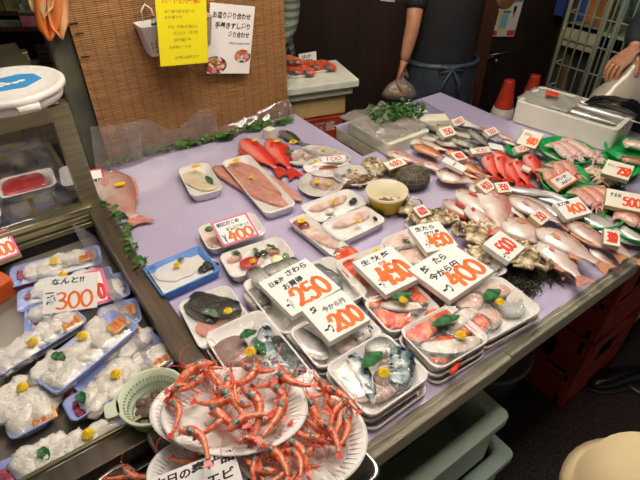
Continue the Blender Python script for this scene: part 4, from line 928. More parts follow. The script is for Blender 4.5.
# front left big tray
tray([(206, 334), (264, 305), (314, 382), (250, 416)], .853, 'large white tray of grey fish pieces just behind the shrimp plates', h=.035, under=1)
slab((226, 340), (240, 362), .838, .055, .014, 'grey purple fillet at the left of the large tray behind the shrimp', mat('purple grey flesh', '#957b78', '#7d6664', 20, .35, .1, coat=.5))
slab((232, 352), (270, 372), .834, .04, .012, 'dark grey purple strip across the large tray behind the shrimp', mat('purple grey flesh', '#957b78'))
slab((256, 340), (295, 370), .838, .045, .024, 'silver skinned fish piece at the right of the large tray behind the shrimp', MACK, bend=-.05)
slab((276, 338), (304, 372), .842, .03, .02, 'long dark silver fish strip along the right rim of the large tray', MACKB, bend=-.04)
slab((258, 335), (272, 335), .846, .04, .012, 'black and white mottled piece at the top of the large tray', MACK)
leaf((240, 338), (257, 331), .866, 'green leaf at the top of the large tray behind the shrimp', .7)
leaf((255, 341), (266, 355), .860, 'second green leaf between the grey pieces in the large tray', .5)
flower(250, 352, .866, 'yellow chrysanthemum in the large tray right behind the shrimp', 1.1)
# sawara trays under the 250 sign
t1 = tray([(236, 283), (292, 262), (347, 303), (287, 336)], .842, 'white tray of grey silver fish under the 250 sign', h=.035, under=1)
slab((250, 282), (266, 273), .83, .05, .03, 'grey silver fish piece at the left behind the 250 sign', SAWARA)
slab((264, 274), (298, 262), .832, .04, .03, 'long curved grey silver fish piece behind the 250 sign', SAWARA, bend=-.06)
slab((248, 292), (268, 308), .826, .04, .018, 'silver fish piece at the near left rim of the tray under the 250 sign', SAWARA)
t2 = tray([(298, 268), (330, 255), (372, 292), (338, 308)], .836, 'white tray of silver striped fish right of the 250 sign', h=.033)
slab((312, 267), (340, 283), .822, .045, .024, 'silver striped fish piece right of the 250 sign, farther one', SAWARA, bend=-.1)
slab((310, 274), (340, 292), .822, .045, .02, 'silver striped fish piece right of the 250 sign, nearer one', MACK, bend=.03)
sign([(262, 279), (310, 258), (336, 288), (288, 321)], .876, .872, 'price sign reading 250 on a grey silver fish tray',
 [('f', '日本海', .10, .74, .30, .12, BLACK), ('f', 'さわら', .48, .80, .42, .13, BLACK), ('l', '', .08, .70, .36, .0, REDINK), ('f', 'お買得', .25, .54, .40, .14, BLACK), ('f', '一盛', .06, .10, .12, .24, BLACK), ('b', '250', .26, .08, .66, .42, ORANGE, .26)])
t3 = tray([(282, 334), (344, 300), (392, 332), (324, 366)], .845, 'white tray of silver strips under the 200 sign', h=.035, under=1)
slab((289, 330), (326, 356), .832, .04, .018, 'long silver white fish strip in the tray under the 200 sign', SILV)
slab((336, 346), (352, 338), .828, .05, .014, 'pale pink and green glinting fish piece below the 200 sign', PALE)
slab((352, 338), (370, 322), .828, .04, .02, 'dark silver piece at the right end of the tray under the 200 sign', MACK)
leaf((340, 338), (352, 334), .842, 'small green leaf below the 200 sign', .5)
sign([(300, 309), (344, 290), (368, 319), (331, 343)], .892, .888, 'price sign reading 200 in front of the 250 sign',
 [('f', '鯖', .12, .76, .14, .16, BLACK), ('f', '今から円', .34, .66, .55, .14, BLACK), ('f', '一つ', .08, .14, .18, .2, BLACK), ('b', '200', .30, .10, .66, .44, ORANGE, .30)])
# mackerel tray at the front
tray([(319, 368), (378, 334), (438, 371), (374, 417)], .858, 'white tray of blue silver mackerel at the front edge of the stall', h=.035, under=2)
slab((337, 362), (366, 398), .84, .05, .02, 'white silver mackerel fillet at the left of the front mackerel tray', SILV, bend=.03)
slab((348, 354), (372, 400), .843, .028, .02, 'blue spotted mackerel edge piece in the front mackerel tray', MACK, bend=.05)
slab((392, 362), (374, 398), .842, .045, .016, 'brown grey boneless fillet in the middle of the front mackerel tray', mat('brown grey flesh', '#a07c6c', '#8a685c', 20, .35, .1, coat=.5), bend=.05)
slab((402, 350), (398, 388), .848, .045, .03, 'blue black striped mackerel chunk at the right of the front mackerel tray', fishmat('striped mackerel', '#7a8a8c', '#4a6a74', '#1d3038', .3, 60, .22, spots=('#152228', 70, .52)), bend=.02)
slab((366, 346), (396, 345), .846, .04, .022, 'long dark silver mackerel piece at the top of the front mackerel tray', SAWARA, bend=-.05)
leaf((362, 368), (382, 352), .868, 'large green leaf in the front mackerel tray', .6)
flower(384, 373, .868, 'yellow chrysanthemum on the front mackerel tray', 1.1)
tag(MB().tube([Vector((.03*math.cos(a), .022*math.sin(a), .0)) for a in [k*.5 for k in range(9)]], .0008, 5).obj('rubber_band', mat('white thread', '#e8e4de', rough=.4), loc=P(386, 376, .869)), 'white thread loop around the flower on the front mackerel tray', 'thread')
# salmon trays
def salmon(a, b, z, w, label, bend=.08, side=1): return slab(a, b, z, w, .02, label, SALMON, SKIN_G, bend=bend, side=side, taper=(.7, 1, 1, .6))
tray([(333, 263), (390, 240), (425, 282), (368, 303)], .838, 'white tray of salmon partly under the 450 salmon sign', h=.033, stickers=((377, 252),))
salmon((344, 268), (372, 282), .82, .06, 'orange salmon piece left of the 450 salmon sign', .1)
salmon((338, 262), (356, 252), .824, .045, 'pink orange salmon piece at the far left corner behind the 450 salmon sign', .06)
slab((352, 268), (376, 262), .822, .04, .016, 'orange salmon piece touching the 450 salmon sign', SALMON)
tray([(360, 302), (412, 280), (444, 310), (392, 334)], .842, 'white tray of salmon in front of the 450 salmon sign', h=.035, under=1)
salmon((367, 305), (392, 292), .826, .045, 'salmon piece at the back left of the tray in front of the 450 salmon sign', -.18, -1)
salmon((376, 318), (410, 316), .826, .06, 'wide orange salmon piece at the front of the tray below the 450 salmon sign', .08, 1)
salmon((410, 292), (432, 298), .826, .06, 'red orange salmon piece at the right of the tray below the 450 salmon sign', -.12, -1)
slab((382, 306), (420, 308), .832, .028, .02, 'white and grey cod strip across the salmon in front of the 450 salmon sign', WHITEF, SKIN_G, bend=-.05, side=-1)
leaf((392, 299), (413, 294), .858, 'green leaf in the salmon tray in front of the 450 salmon sign', .5)
flower(403, 300, .858, 'yellow chrysanthemum in the salmon tray in front of the 450 salmon sign')
sign([(358, 261), (396, 243), (418, 279), (380, 296)], .872, .868, 'price sign reading 450 on the salmon trays',
 [('f', '生 秋 鮭', .10, .78, .74, .13, BLACK), ('f', '切身', .42, .62, .18, .10, REDINK), ('l', '', .1, .62, .2, 0, BLACK), ('f', '一盛', .05, .12, .12, .24, BLACK), ('b', '450', .22, .14, .68, .46, ORANGE, .30)])
tray([(398, 329), (453, 302), (490, 340), (437, 372)], .856, 'white tray of salmon at the front edge, next to the mackerel tray', h=.035, under=2)
salmon((405, 336), (432, 326), .838, .055, 'orange salmon piece at the left of the front salmon tray', -.12, -1)
salmon((426, 318), (460, 316), .840, .045, 'orange salmon piece along the back of the front salmon tray', -.08, -1)
salmon((428, 352), (462, 350), .838, .055, 'big orange salmon piece at the near rim of the front salmon tray', .10, 1)
salmon((466, 318), (478, 334), .838, .06, 'salmon piece at the right corner of the front salmon tray', .08, 1)
slab((424, 348), (478, 340), .846, .035, .018, 'long white cod strip with grey skin across the front salmon tray', WHITEF, SKIN_G, bend=-.10, side=-1)
slab((450, 330), (476, 312), .846, .028, .02, 'white and grey cod strip at the top right of the front salmon tray', WHITEF, SKIN_G, bend=.06, side=1)
leaf((432, 326), (460, 316), .870, 'large green leaf in the front salmon tray', .4)
flower(461, 335, .868, 'yellow chrysanthemum in the front salmon tray', 1.1)
tag(MB().box((0, 0, 0), (.035, .010, .002)).obj('red_sticker', REDINK, loc=P(455, 368, .845), rot=(0, 0, .3)), 'red sticker on the rim below the front salmon tray', 'sticker')
sign([(412, 267), (450, 244), (496, 270), (446, 303)], .876, .874, 'price sign reading 400 between the salmon and the cod',
 [('f', '鮭', .12, .70, .15, .17, BLACK), ('f', 'たら', .42, .76, .26, .15, BLACK), ('f', '今から円', .10, .48, .62, .16, BLACK), ('f', '一つ', .06, .10, .16, .18, BLACK), ('b', '400', .30, .10, .66, .40, ORANGE, .30)])
tray([(436, 268), (490, 252), (508, 270), (452, 296)], .840, 'white tray behind the 400 salmon and cod sign', h=.03)
# cod tray right front
tray([(436, 302), (502, 276), (542, 308), (489, 344)], .852, 'white tray of pale cod at the right end of the tray row', h=.035, under=2)
CODS = mat('cod skin', '#8a8478', '#b3ada0', 60, .35, coat=.4)
slab((452, 302), (480, 298), .834, .055, .022, 'pale pink cod piece at the left of the cod tray', PALE, CODS, bend=-.12, side=-1)
slab((478, 290), (508, 290), .836, .04, .02, 'grey skinned cod piece at the back of the cod tray', PALE, CODS, bend=-.1, side=-1)
slab((470, 314), (500, 316), .834, .05, .018, 'pale cod piece at the near rim of the cod tray', PALE, CODS, bend=-.1, side=-1)
slab((494, 306), (524, 308), .836, .035, .018, 'blue grey cod strip in the middle of the cod tray', mat('blue grey flesh', '#aab0b8', '#c9c4c0', 20, .35, coat=.5), bend=-.08)
slab((508, 296), (522, 302), .836, .05, .02, 'white round cod piece at the right of the cod tray', WHITEF)
leaf((484, 300), (500, 290), .866, 'green leaf in the cod tray', .6)
flower(500, 302, .864, 'yellow chrysanthemum in the cod tray', 1.0)
# cod tray behind
tray([(378, 240), (424, 222), (462, 250), (414, 272)], .838, 'white tray of pink cod under the 450 cod sign', h=.033)
slab((386, 246), (404, 236), .822, .05, .018, 'pink white cod piece left of the 450 cod sign', PALE, CODS, bend=-.15, side=-1)
slab((400, 258), (424, 254), .822, .055, .018, 'rosy cod piece in front of the 450 cod sign', PALE, CODS, bend=-.15, side=-1)
leaf((402, 240), (410, 243), .836, 'small green leaf at the left edge of the 450 cod sign', .5)
sign([(406, 227), (437, 222), (460, 244), (429, 253)], .868, .862, 'price sign reading 450 in front of the crabs, left of the 500 sign',
 [('f', '生たら', .12, .76, .62, .15, BLACK), ('f', '切り身', .30, .58, .5, .11, BLACK), ('f', '一盛', .12, .12, .14, .26, BLACK), ('b', '450', .30, .12, .64, .42, ORANGE, .30)])
# narrow trays behind
tray([(286, 220), (304, 213), (352, 247), (335, 257)], .833, 'narrow white tray with a pink fillet left of the bowl trays', stickers=((302, 221),), r=.012)
slab((298, 224), (340, 248), .813, .04, .012, 'pale pink fillet filling the narrow white tray', PALE, wav=.15)
slab((294, 222), (308, 228), .818, .03, .014, 'dark red brown end piece in the narrow white tray', mat('dark red flesh', '#7a3a34', '#94524a', 30, .35, coat=.5))
tray([(296, 207), (346, 188), (372, 203), (320, 222)], .833, 'white tray of pink and white sashimi, farther of the two beside the yellow bowl')
slab((310, 208), (345, 196), .814, .045, .012, 'pink white fillet in the farther sashimi tray beside the yellow bowl', PALE, wav=.2)
flower(334, 203, .828, 'yellow chrysanthemum in the farther sashimi tray beside the yellow bowl', .9)
blobs('seaweed', 'dark seaweed in the farther sashimi tray beside the yellow bowl', 'seaweed', [(352, 202), (355, 200)], .812, .010, SEAW, 'seaweed in the farther sashimi tray', 8)
blobs('white_garnish', 'white radish heap in the farther sashimi tray beside the yellow bowl', 'garnish', [(330, 211)], .812, .013, MEATW, None, 9)
tray([(315, 226), (362, 205), (390, 219), (345, 241)], .833, 'white tray of fish with greens, nearer of the two beside the yellow bowl')
slab((332, 226), (372, 212), .814, .04, .014, 'pinkish white fillet in the nearer sashimi tray beside the yellow bowl', PALE, wav=.2)
flower(358, 222, .830, 'yellow chrysanthemum in the nearer sashimi tray beside the yellow bowl', .9)
blobs('seaweed', 'dark greens at the left of the nearer sashimi tray', 'seaweed', [(330, 220), (336, 218)], .812, .010, SEAW, 'greens left in the nearer sashimi tray', 10)
blobs('seaweed', 'dark greens at the right of the nearer sashimi tray', 'seaweed', [(377, 218), (380, 215)], .812, .011, SEAW, 'greens right in the nearer sashimi tray', 11)
# round and oval plates at the back
o, c, rx, ry = oval((284, 157), (318, 156), (301, 149), (300, 164), .822, 'round white plate of fish chunks and a green leaf beside the dark fish'); film_over(o, rx, ry, .018)
for i, (x, y) in enumerate(((296, 158), (304, 154), (309, 158))): slab((x-5, y), (x+5, y-1), .812, .03, .018, 'pale fish chunk on the round plate with a green leaf, '+['left', 'back', 'right'][i]+' one', PALE)
leaf((284, 154), (294, 151), .828, 'bright green leaf on the round plate beside the dark fish', .7)
o, c, rx, ry = oval((303, 147), (350, 160), (330, 147), (322, 160), .822, 'long oval white plate behind the round plates'); film_over(o, rx, ry, .018)
slab((312, 149), (343, 157), .812, .04, .014, 'long pale fillet on the long oval plate', WHITEF); flower(323, 150, .826, 'yellow flower on the long oval plate at the back', .7)
o, c, rx, ry = oval((303, 165), (352, 168), (328, 157), (327, 177), .822, 'oval white plate under the small red lettered sign')
flower(316, 162, .828, 'yellow flower on the oval plate beside the small red lettered sign', .8); slab((320, 169), (338, 169), .812, .03, .014, 'red brown meat piece on the oval plate under the small red lettered sign', RAWP)
sign([(322, 157), (345, 155), (346, 160), (321, 163)], .862, .848, 'narrow red lettered sign on the oval plate at the back', [('b', '100', .15, .2, .7, .6, REDINK, .3)], th=.008)
o, c, rx, ry = oval((300, 179), (343, 186), (322, 168), (321, 196), .822, 'oval white plate of pale fish with two yellow flowers left of the yellow bowl'); film_over(o, rx, ry, .018)
slab((312, 181), (336, 187), .812, .05, .016, 'pale pink fish on the oval plate with two yellow flowers', PALE)
flower(317, 182, .830, 'yellow chrysanthemum, larger one on the plate left of the yellow bowl'); flower(329, 184, .830, 'yellow chrysanthemum, smaller one on the plate left of the yellow bowl', .7)
o, c, rx, ry = oval((333, 172), (376, 177), (355, 162), (353, 182), .824, 'oval white plate with a few pink slices behind the yellow bowl'); film_over(o, rx, ry, .02)
slab((345, 174), (360, 178), .812, .03, .012, 'pink slice on the plate behind the yellow bowl', PALE); flower(356, 171, .828, 'yellow flower on the plate behind the yellow bowl', .8)
leaf((346, 171), (353, 170), .826, 'thin green leaf on the plate behind the yellow bowl', .4)
# yellow bowl
BY = mat('yellow bowl', '#d8bc30', '#cdb02c', 8, .35); BWI = mat('cream inside', '#ded3b4', rough=.4)
c = (P(366, 190, .87)+P(408, 190, .87))/2; r = (P(366, 190, .87)-P(408, 190, .87)).length/2
o = thing('bowl', 'yellow round bowl with a cream inside in the middle of the stall', 'bowl', (c.x, c.y, .803))
MB().lathe([(r*.62, 0), (r*.78, .015), (r*.97, .064), (r, .066), (r*.95, .066), (r*.76, .02), (r*.6, .006), (.002, .006)], 40).obj('bowl_shell', BY, o)
MB().lathe([(r*1.02, .060), (r*1.02, .067), (r*.94, .067), (r*.75, .022), (r*.59, .0075), (.002, .0075)], 40, cap0=False).obj('rim_and_lining', BWI, o)
SHD = mat('dark clam shell', '#4c4038', '#6e5c4c', 60, .4, .3, 90, c3='#8a7460')
def clam(loc, s, label, group, rz, m=SHD):
    o = MB().ball((0, 0, 0), (s, s*.8, s*.5), 14, 10, fn=lambda d: 1-.12*max(0, d.x)**2+.03*math.sin(10*d.z)).obj('clam', m, loc=loc, rot=(random.uniform(-.4, .4), random.uniform(-.4, .4), rz)); tag(o, label, 'clam', group)
for k in range(7): a = k*2.4; clam((c.x+r*.33*math.cos(a)*(k > 0), c.y+r*.33*math.sin(a)*(k > 0), .822+.006*(k == 0)), .013, 'small dark shellfish at the bottom of the yellow bowl', 'shellfish in the yellow bowl', a)
# ------------------------------------------------------------------ crabs, shells
def crab_proto():
    o = thing('crab', 'x', 'crab'); b = MB()
    b.ball((0, 0, .018), (.040, .050, .017), 24, 14, fn=lambda d: 1+.07*noise.noise(d*5)+.03*noise.noise(d*14)+.03*(abs(d.z) < .25)*math.cos(18*math.atan2(d.y, d.x)))
    b.obj('carapace', CRABM, o)
    rnd = random.Random(4)
    for s in (-1, 1):
        for k in range(4):
            a = s*(.55+.5*k); r0 = Vector((.028*math.cos(a)-.005, .038*math.sin(a), .014)); d = Vector((math.cos(a*1.1), math.sin(a*1.1), 0))
            p1 = r0+d*.024+Vector((0, 0, .015)); p2 = p1+Vector((.022-.018*k, -s*.004, -.006)); p3 = p2+Vector((.012-.008*k, -s*.022, -.016))
            MB().tube([r0, (r0+p1)/2+Vector((0, 0, .002)), p1, p2, (p2+p3)/2, p3], [.006, .0075, .0055, .0055, .004, .0012], 8, flat=.7).obj('leg', CRABM, o)
        r0 = Vector((.034, s*.022, .014)); p1 = Vector((.056, s*.036, .026)); p2 = Vector((.064, s*.014, .022))
        cl = MB().tube([r0, p1, p2], [.006, .009, .010], 8).ball((.064, s*.010, .022), (.011, .014, .010), 12, 8).obj('claw', CRABM, o)
        MB().tube([(.066, s*.002, .026), (.070, -s*.012, .024), (.066, -s*.020, .022)], [.006, .004, .001], 6).tube([(.060, s*.002, .020), (.058, -s*.012, .019), (.061, -s*.018, .020)], [.005, .0035, .001], 6).obj('pincer', mat('dark pincer', '#5a4634', '#8a6a48', 60, .4), cl)
    b = MB(); b.ball((.040, .010, .022), .0028, 8, 6); b.ball((.040, -.010, .022), .0028, 8, 6); b.obj('eyes', EYEB, o)
    return o
cp = crab_proto(); first = True
for x, y, z, rz, s, lb in ((404, 210, .81, 2.4, .95, 'beige crab lying directly right of the yellow bowl'), (424, 224, .81, .3, .95, 'beige crab behind the 450 cod sign'), (443, 222, .81, 1.2, .85, 'beige crab between the 450 cod sign and the pink fish'),
        (474, 238, .82, 2.2, 1.1, 'crab with a dark claw left of the 500 sign'), (484, 258, .815, .7, 1.05, 'beige crab below the left corner of the 500 sign'), (501, 232, .82, 4.0, 1.0, 'crab behind the 500 sign'), (524, 262, .83, 5.2, 1.15, 'large beige crab to the right of the 500 sign'), (374, 168, .81, 1.2, .8, 'beige crab at the back beside the round plates')):
    o = cp if first else dup(cp); first = False; o.location = P(x, y, z); o.rotation_euler = (0, 0, rz); s *= .78; o.scale = (s, s, s); o['label'] = lb
def clump(px, py, z, rad, n, label, m, name='seaweed', cat='seaweed', seed=0, hgt=.02, th=.0018):
    rnd = random.Random(seed); b = MB()
    for k in range(n):
        a = rnd.random()*6.28; r = rad*math.sqrt(rnd.random()); p = Vector((r*math.cos(a), r*math.sin(a), rnd.uniform(0, hgt)*(1.15-r/rad))); pts = [p.copy()]; h = rnd.random()*6.28
        for j in range(5): h += rnd.uniform(-.9, .9); p = p+Vector((math.cos(h)*rad*.14, math.sin(h)*rad*.14, rnd.uniform(-.3, .35)*hgt*.5)); p.z = max(.001, p.z); pts.append(p.copy())
        b.tube(pts, [th*.5, th, th*1.2, th, th*.8, th*.3], 4, flat=.5)
    o = b.obj(name, m, loc=P(px, py, z)); tag(o, label, cat); return o
WEED = mat('brown green seaweed', '#4c4a26', '#2c2a18', 60, .5, .3, 90, c3='#6f6a3a')
clump(520, 273, .804, .06, 130, 'tangle of brown seaweed under the large crab right of the 500 sign', WEED, seed=1)
clump(497, 268, .804, .05, 100, 'tangle of brown seaweed below the 500 sign', WEED, seed=2)
clump(514, 284, .804, .05, 120, 'dark seaweed at the front edge right of the cod tray', mat('dark weed', '#33301c', '#1c1a10', 60, .5, c3='#54502c'), seed=11)
clump(545, 272, .804, .045, 100, 'dark seaweed at the front edge between the large crab and the plump bream', mat('dark weed', '#33301c'), seed=12)
clump(376, 212, .804, .035, 70, 'dark green seaweed tuft in front of the yellow bowl', mat('dark green weed', '#3a4a22', '#202a14', 60, .5), seed=3)
clump(466, 228, .804, .03, 50, 'green brown seaweed beside the crab with a dark claw', WEED, seed=4)
clump(497, 222, .83, .03, 60, 'olive seaweed tucked between the pink sea bream', mat('olive weed', '#8a8a44', '#5c5c2a', 60, .5), seed=5)
blobs('oyster', 'craggy pale oyster shell behind the yellow bowl', 'oyster', [(366, 165), (376, 171), (385, 166), (393, 172), (396, 163)], .806, (.026, .018), OYST, 'craggy shells behind the yellow bowl', 21, .5, .6, 3, 1.2)
blobs('oyster', 'brown pointed shell lying on the round plates left of the yellow bowl', 'oyster', [(351, 183), (362, 181), (370, 178)], .812, (.024, .010), mat('brown shell', '#6f4f30', '#9c7a4c', 40, .6, .8, 60), 'brown shells left of the yellow bowl', 22, .5, .6, 3, 1.3)
nb = MB().ball((0, 0, .03), (.058, .05, .034), 26, 16, fn=lambda d: 1+.12*noise.noise(d*3)).obj('shellfish_bag', mat('dark bundle', '#3c342a', '#5c5040', 30, .6, .7, 60), loc=P(412, 186, .803)); tag(nb, 'dark brown netted bundle of shellfish beside the yellow bowl', 'shellfish bag')
b = MB()
for k in range(6):
    a = PI*k/6; b.tube([(.0605*math.cos(q)*math.cos(a), .052*math.cos(q)*math.sin(a), .03+.0365*math.sin(q)) for q in [PI*j/14 for j in range(15)]], .0008, 4)
for zz in (.2, .55, .85): rr = math.sqrt(1-zz*zz); b.tube([(.0605*rr*math.cos(a), .052*rr*math.sin(a), .03+.0365*zz) for a in [2*PI*j/24 for j in range(25)]], .0008, 4)
b.obj('net', mat('net cord', '#8a8268', rough=.7), nb)
# ------------------------------------------------------------------ fish on the right: (head, tail, z, hr, tr, material, fin, flip, bend, label)
def FS(rows):
    for r in rows:
        h, t, z, hr, tr, m, fm, fl, bd, lb = r[:10]; kw = r[10] if len(r) > 10 else {}
        ex = .09 if z < .9 and h[1] > 184 else .03; dx, dy = (t[0]-h[0])*ex, (t[1]-h[1])*ex
        fish((h[0]-dx, h[1]-dy), (t[0]+dx, t[1]+dy), z+.002, z-.002, lb, m, fm, hr=hr*1.45, tr=tr*1.2, flip=fl, bend=bd, **kw)
FS([
 ((387, 152), (425, 164), .822, .28, .14, PINK, FINY, 1, -.03, 'pinkish fish with orange back lying alone at the left of the far fish'),
 ((409, 141), (455, 152), .822, .22, .12, PALEP, FINP, 1, .02, 'pale pink fish behind the orange brown fish'),
 ((414, 145), (450, 160), .834, .24, .13, BROWNF, FINY, 1, -.02, 'orange brown fish resting on the pale pink fish'),
 ((446, 152), (472, 158), .840, .34, .18, fishmat('rosy skin', '#e2a090', '#c96a58', '#b8503c', .4, 40, .3), FINR, -1, 0, 'rosy fish between the two small white signs'),
 ((456, 160), (490, 178), .835, .24, .14, BROWNF, FINY, -1, 0, 'brown fish left of the red rockfish, upper of two'),
 ((450, 165), (486, 182), .822, .24, .13, BROWNF, FINY, 1, 0, 'brown fish left of the red rockfish, lower of two'),
 ((426, 126), (468, 131), .824, .26, .14, GREYF, FING, 1, 0, 'grey green fish nearest the white foam block'),
 ((418, 136), (462, 144), .824, .24, .14, GREYF, FING, 1, 0, 'grey green fish in front, under the two white signs'),
 ((436, 141), (478, 149), .834, .20, .12, GREYF, FING, 1, .02, 'thin grey fish lying over the other grey fish'),
 ((452, 132), (492, 142), .836, .20, .12, GREYF, FING, -1, 0, 'thin grey fish behind the dark silver fish'),
 ((450, 138), (488, 153), .842, .17, .10, GREYF, FING, -1, 0, 'slim grey fish at the right of the grey heap'),
 ((452, 120), (484, 129), .818, .26, .12, mat('white smooth fish skin', '#e6e2d8', '#d6d0c4', 20, .3, coat=.4), FINP, 1, 0, 'white smooth fish at the back behind the grey fish', dict(dors=0)),
 ((470, 130), (499, 153), .850, .15, .10, fishmat('dark silver skin', '#a8a49c', '#4a4642', '#1f1c1a', .2, 40, .2), FING, -1, 0, 'dark silver long fish pointing at the red rockfish'),
 ((437, 172), (480, 184), .832, .42, .16, PALEP, FINY, -1, 0, 'white sea bream with an orange nose right of the dark netted bundle', dict(dors=.06)),
 ((424, 163), (444, 172), .826, .36, .16, PALEP, FINP, 1, 0, 'pale fish partly hidden behind the white sea bream'),
 ((487, 156), (497, 180), .838, .26, .16, REDF, FINR, 1, 0, 'red rockfish at the left end of the red row'),
 ((497, 156), (508, 182), .840, .25, .16, REDF, FINR, 1, 0, 'second red rockfish from the left of the red row'),
 ((492, 152), (516, 162), .848, .28, .16, REDB, FINR, -1, 0, 'red rockfish lying across the back of the red row'),
 ((508, 162), (520, 187), .842, .24, .16, REDB, FINR, 1, 0, 'red rockfish in the middle of the red row'),
 ((514, 160), (531, 188), .846, .22, .15, REDF, FINR, 1, 0, 'red rockfish under the little cream tag'),
 ((512, 166), (526, 190), .830, .22, .15, REDB, FINR, 1, 0, 'deep red rockfish half buried under the middle of the red row'),
 ((527, 155), (542, 181), .836, .22, .15, REDF, FINR, 1, 0, 'red rockfish at the right end of the red row'),
 ((503, 140), (520, 147), .824, .26, .14, PALEP, FINP, 1, 0, 'pale pink fish left of the 480 sign, nearer one'),
 ((497, 134), (518, 142), .836, .24, .12, PINK, FINP, -1, 0, 'pale pink fish behind the 480 sign'),
 ((521, 128), (538, 136), .826, .30, .14, PALEP, FINP, 1, 0, 'pale fish at the far back beside the white foam box'),
 ((534, 151), (562, 160), .826, .22, .12, PALEP, FINP, 1, 0, 'pale pink fish in front of the 480 sign'),
 # near right bream
 ((447, 202), (494, 228), .824, .22, .12, PINK, FINR, -1, 0, 'pink red fish pointing to the crab, leftmost of the near sea bream'),
 ((460, 193), (503, 224), .844, .26, .13, PALEP, FINR, -1, 0, 'pale pink sea bream above the pink red fish'),
 ((487, 192), (503, 232), .846, .34, .15, PALEP, FINP, -1, .03, 'round pale pink sea bream just in front of the red fish'),
 ((503, 194), (526, 222), .840, .28, .14, PALEP, FINP, 1, -.02, 'pale pink sea bream under the 350 tag'),
 ((514, 200), (568, 226), .852, .26, .12, PALEP, FINP, 1, .03, 'pale silver pink sea bream between the 350 tags'),
 ((506, 222), (558, 248), .846, .38, .15, PALEP, FINY, -1, 0, 'sea bream with an orange nose and dark fins near the 500 sign', dict(dors=.05)),
 ((542, 232), (606, 268), .866, .27, .14, PALEP, FINY, 1, -.03, 'large pale pink sea bream at the front right corner, topmost'),
 ((544, 244), (584, 282), .850, .34, .16, PALEP, FINP, 1, -.03, 'plump pale sea bream nearest the front edge'),
 ((532, 248), (566, 276), .826, .30, .14, PALEP, FINP, 1, 0, 'pale sea bream partly buried near the large crab'),
 ((572, 224), (622, 258), .850, .25, .12, PINK, FINY, -1, 0, 'pink sea bream behind the large one at the front right corner'),
 ((556, 262), (580, 284), .828, .30, .13, PINK, FINP, -1, 0, 'pink fish tucked under the plump sea bream at the front edge'),
 ((520, 236), (560, 262), .826, .28, .13, PALEP, FINP, 1, 0, 'pale fish between the large crab and the dark finned sea bream'),
 ((470, 206), (492, 234), .838, .30, .13, PALEP, FINR, 1, 0, 'pale pink sea bream left of the round one'),
 ((598, 238), (640, 262), .832, .24, .12, PALEP, FINY, 1, 0, 'pale bream at the right edge of the photo near the 300 tag'),
 ((474, 186), (490, 206), .828, .30, .13, PALEP, FINP, 1, 0, 'pale bream partly under the cream 400 card'),
 ((463, 148), (486, 158), .826, .28, .13, GREYF, FING, 1, 0, 'grey green fish at the tail end of the grey heap'),
 ((480, 138), (500, 146), .826, .28, .13, GREYF, FING, -1, 0, 'grey fish right of the dark silver fish'),
 ((592, 250), (618, 270), .828, .26, .12, PALEP, FINP, -1, 0, 'small pale fish at the front edge below the large sea bream', {}),
])
# dark fins of the bream near the 500 sign, small fins
RIB = fishmat('ribbonfish silver', '#e4e2dc', '#f0eeea', '#b9b6b2', .3, 20, .2, metal=.35)
strip([(497, 192), (520, 198), (545, 208), (570, 222), (590, 236)], [.83, .835, .84, .84, .83], 'bright silver ribbonfish along the left of the silver heap', RIB, .045, .02, cat='fish')
strip([(515, 188), (540, 196), (566, 205), (590, 222), (612, 240)], [.83, .835, .84, .84, .83], 'bright silver ribbonfish in the middle of the silver heap', RIB, .05, .02)
strip([(505, 188), (530, 192), (556, 196), (582, 210)], [.85, .852, .85, .85], 'silver ribbonfish lying on top beside the 350 tag', RIB, .035, .018)
strip([(578, 214), (602, 224), (622, 238), (645, 246)], [.84, .84, .83, .82], 'broad silver ribbonfish in front of the 400 sign at right', RIB, .06, .022)
strip([(592, 212), (614, 224), (640, 240), (670, 250)], [.825, .825, .822, .82], 'silver ribbonfish at the foot of the green plates', RIB, .05, .02)
# ------------------------------------------------------------------ green plates with squid
GRN = mat('bright green plastic', '#1e9a4c', '#26a856', 10, .35, coat=.2)
def gplate(l, r, t, b, z, label, h=.028): return oval(l, r, t, b, z, label, h, GRN, name='green_plate', cat='plate', inner=.8)
gplate((538, 146), (596, 152), (570, 137), (564, 162), .850, 'green oval plate of pale squid next to the white foam box')
gplate((539, 172), (590, 182), (566, 161), (560, 196), .845, 'green oval plate of reddish squid behind the orange bordered card')
gplate((564, 198), (628, 212), (596, 184), (590, 226), .846, 'green oval plate of reddish squid to the right of the orange bordered card')
gplate((603, 218), (668, 226), (640, 204), (634, 240), .846, 'green oval plate at the right edge of the stall')
gplate((596, 160), (640, 166), (618, 152), (616, 176), .836, 'green oval plate under the 750 sign')
gplate((604, 146), (662, 154), (634, 138), (630, 164), .842, 'green oval plate at the right end of the white foam box')
gplate((505, 147), (530, 151), (518, 143), (516, 156), .824, 'small green plate peeking out left of the 480 sign', .015)
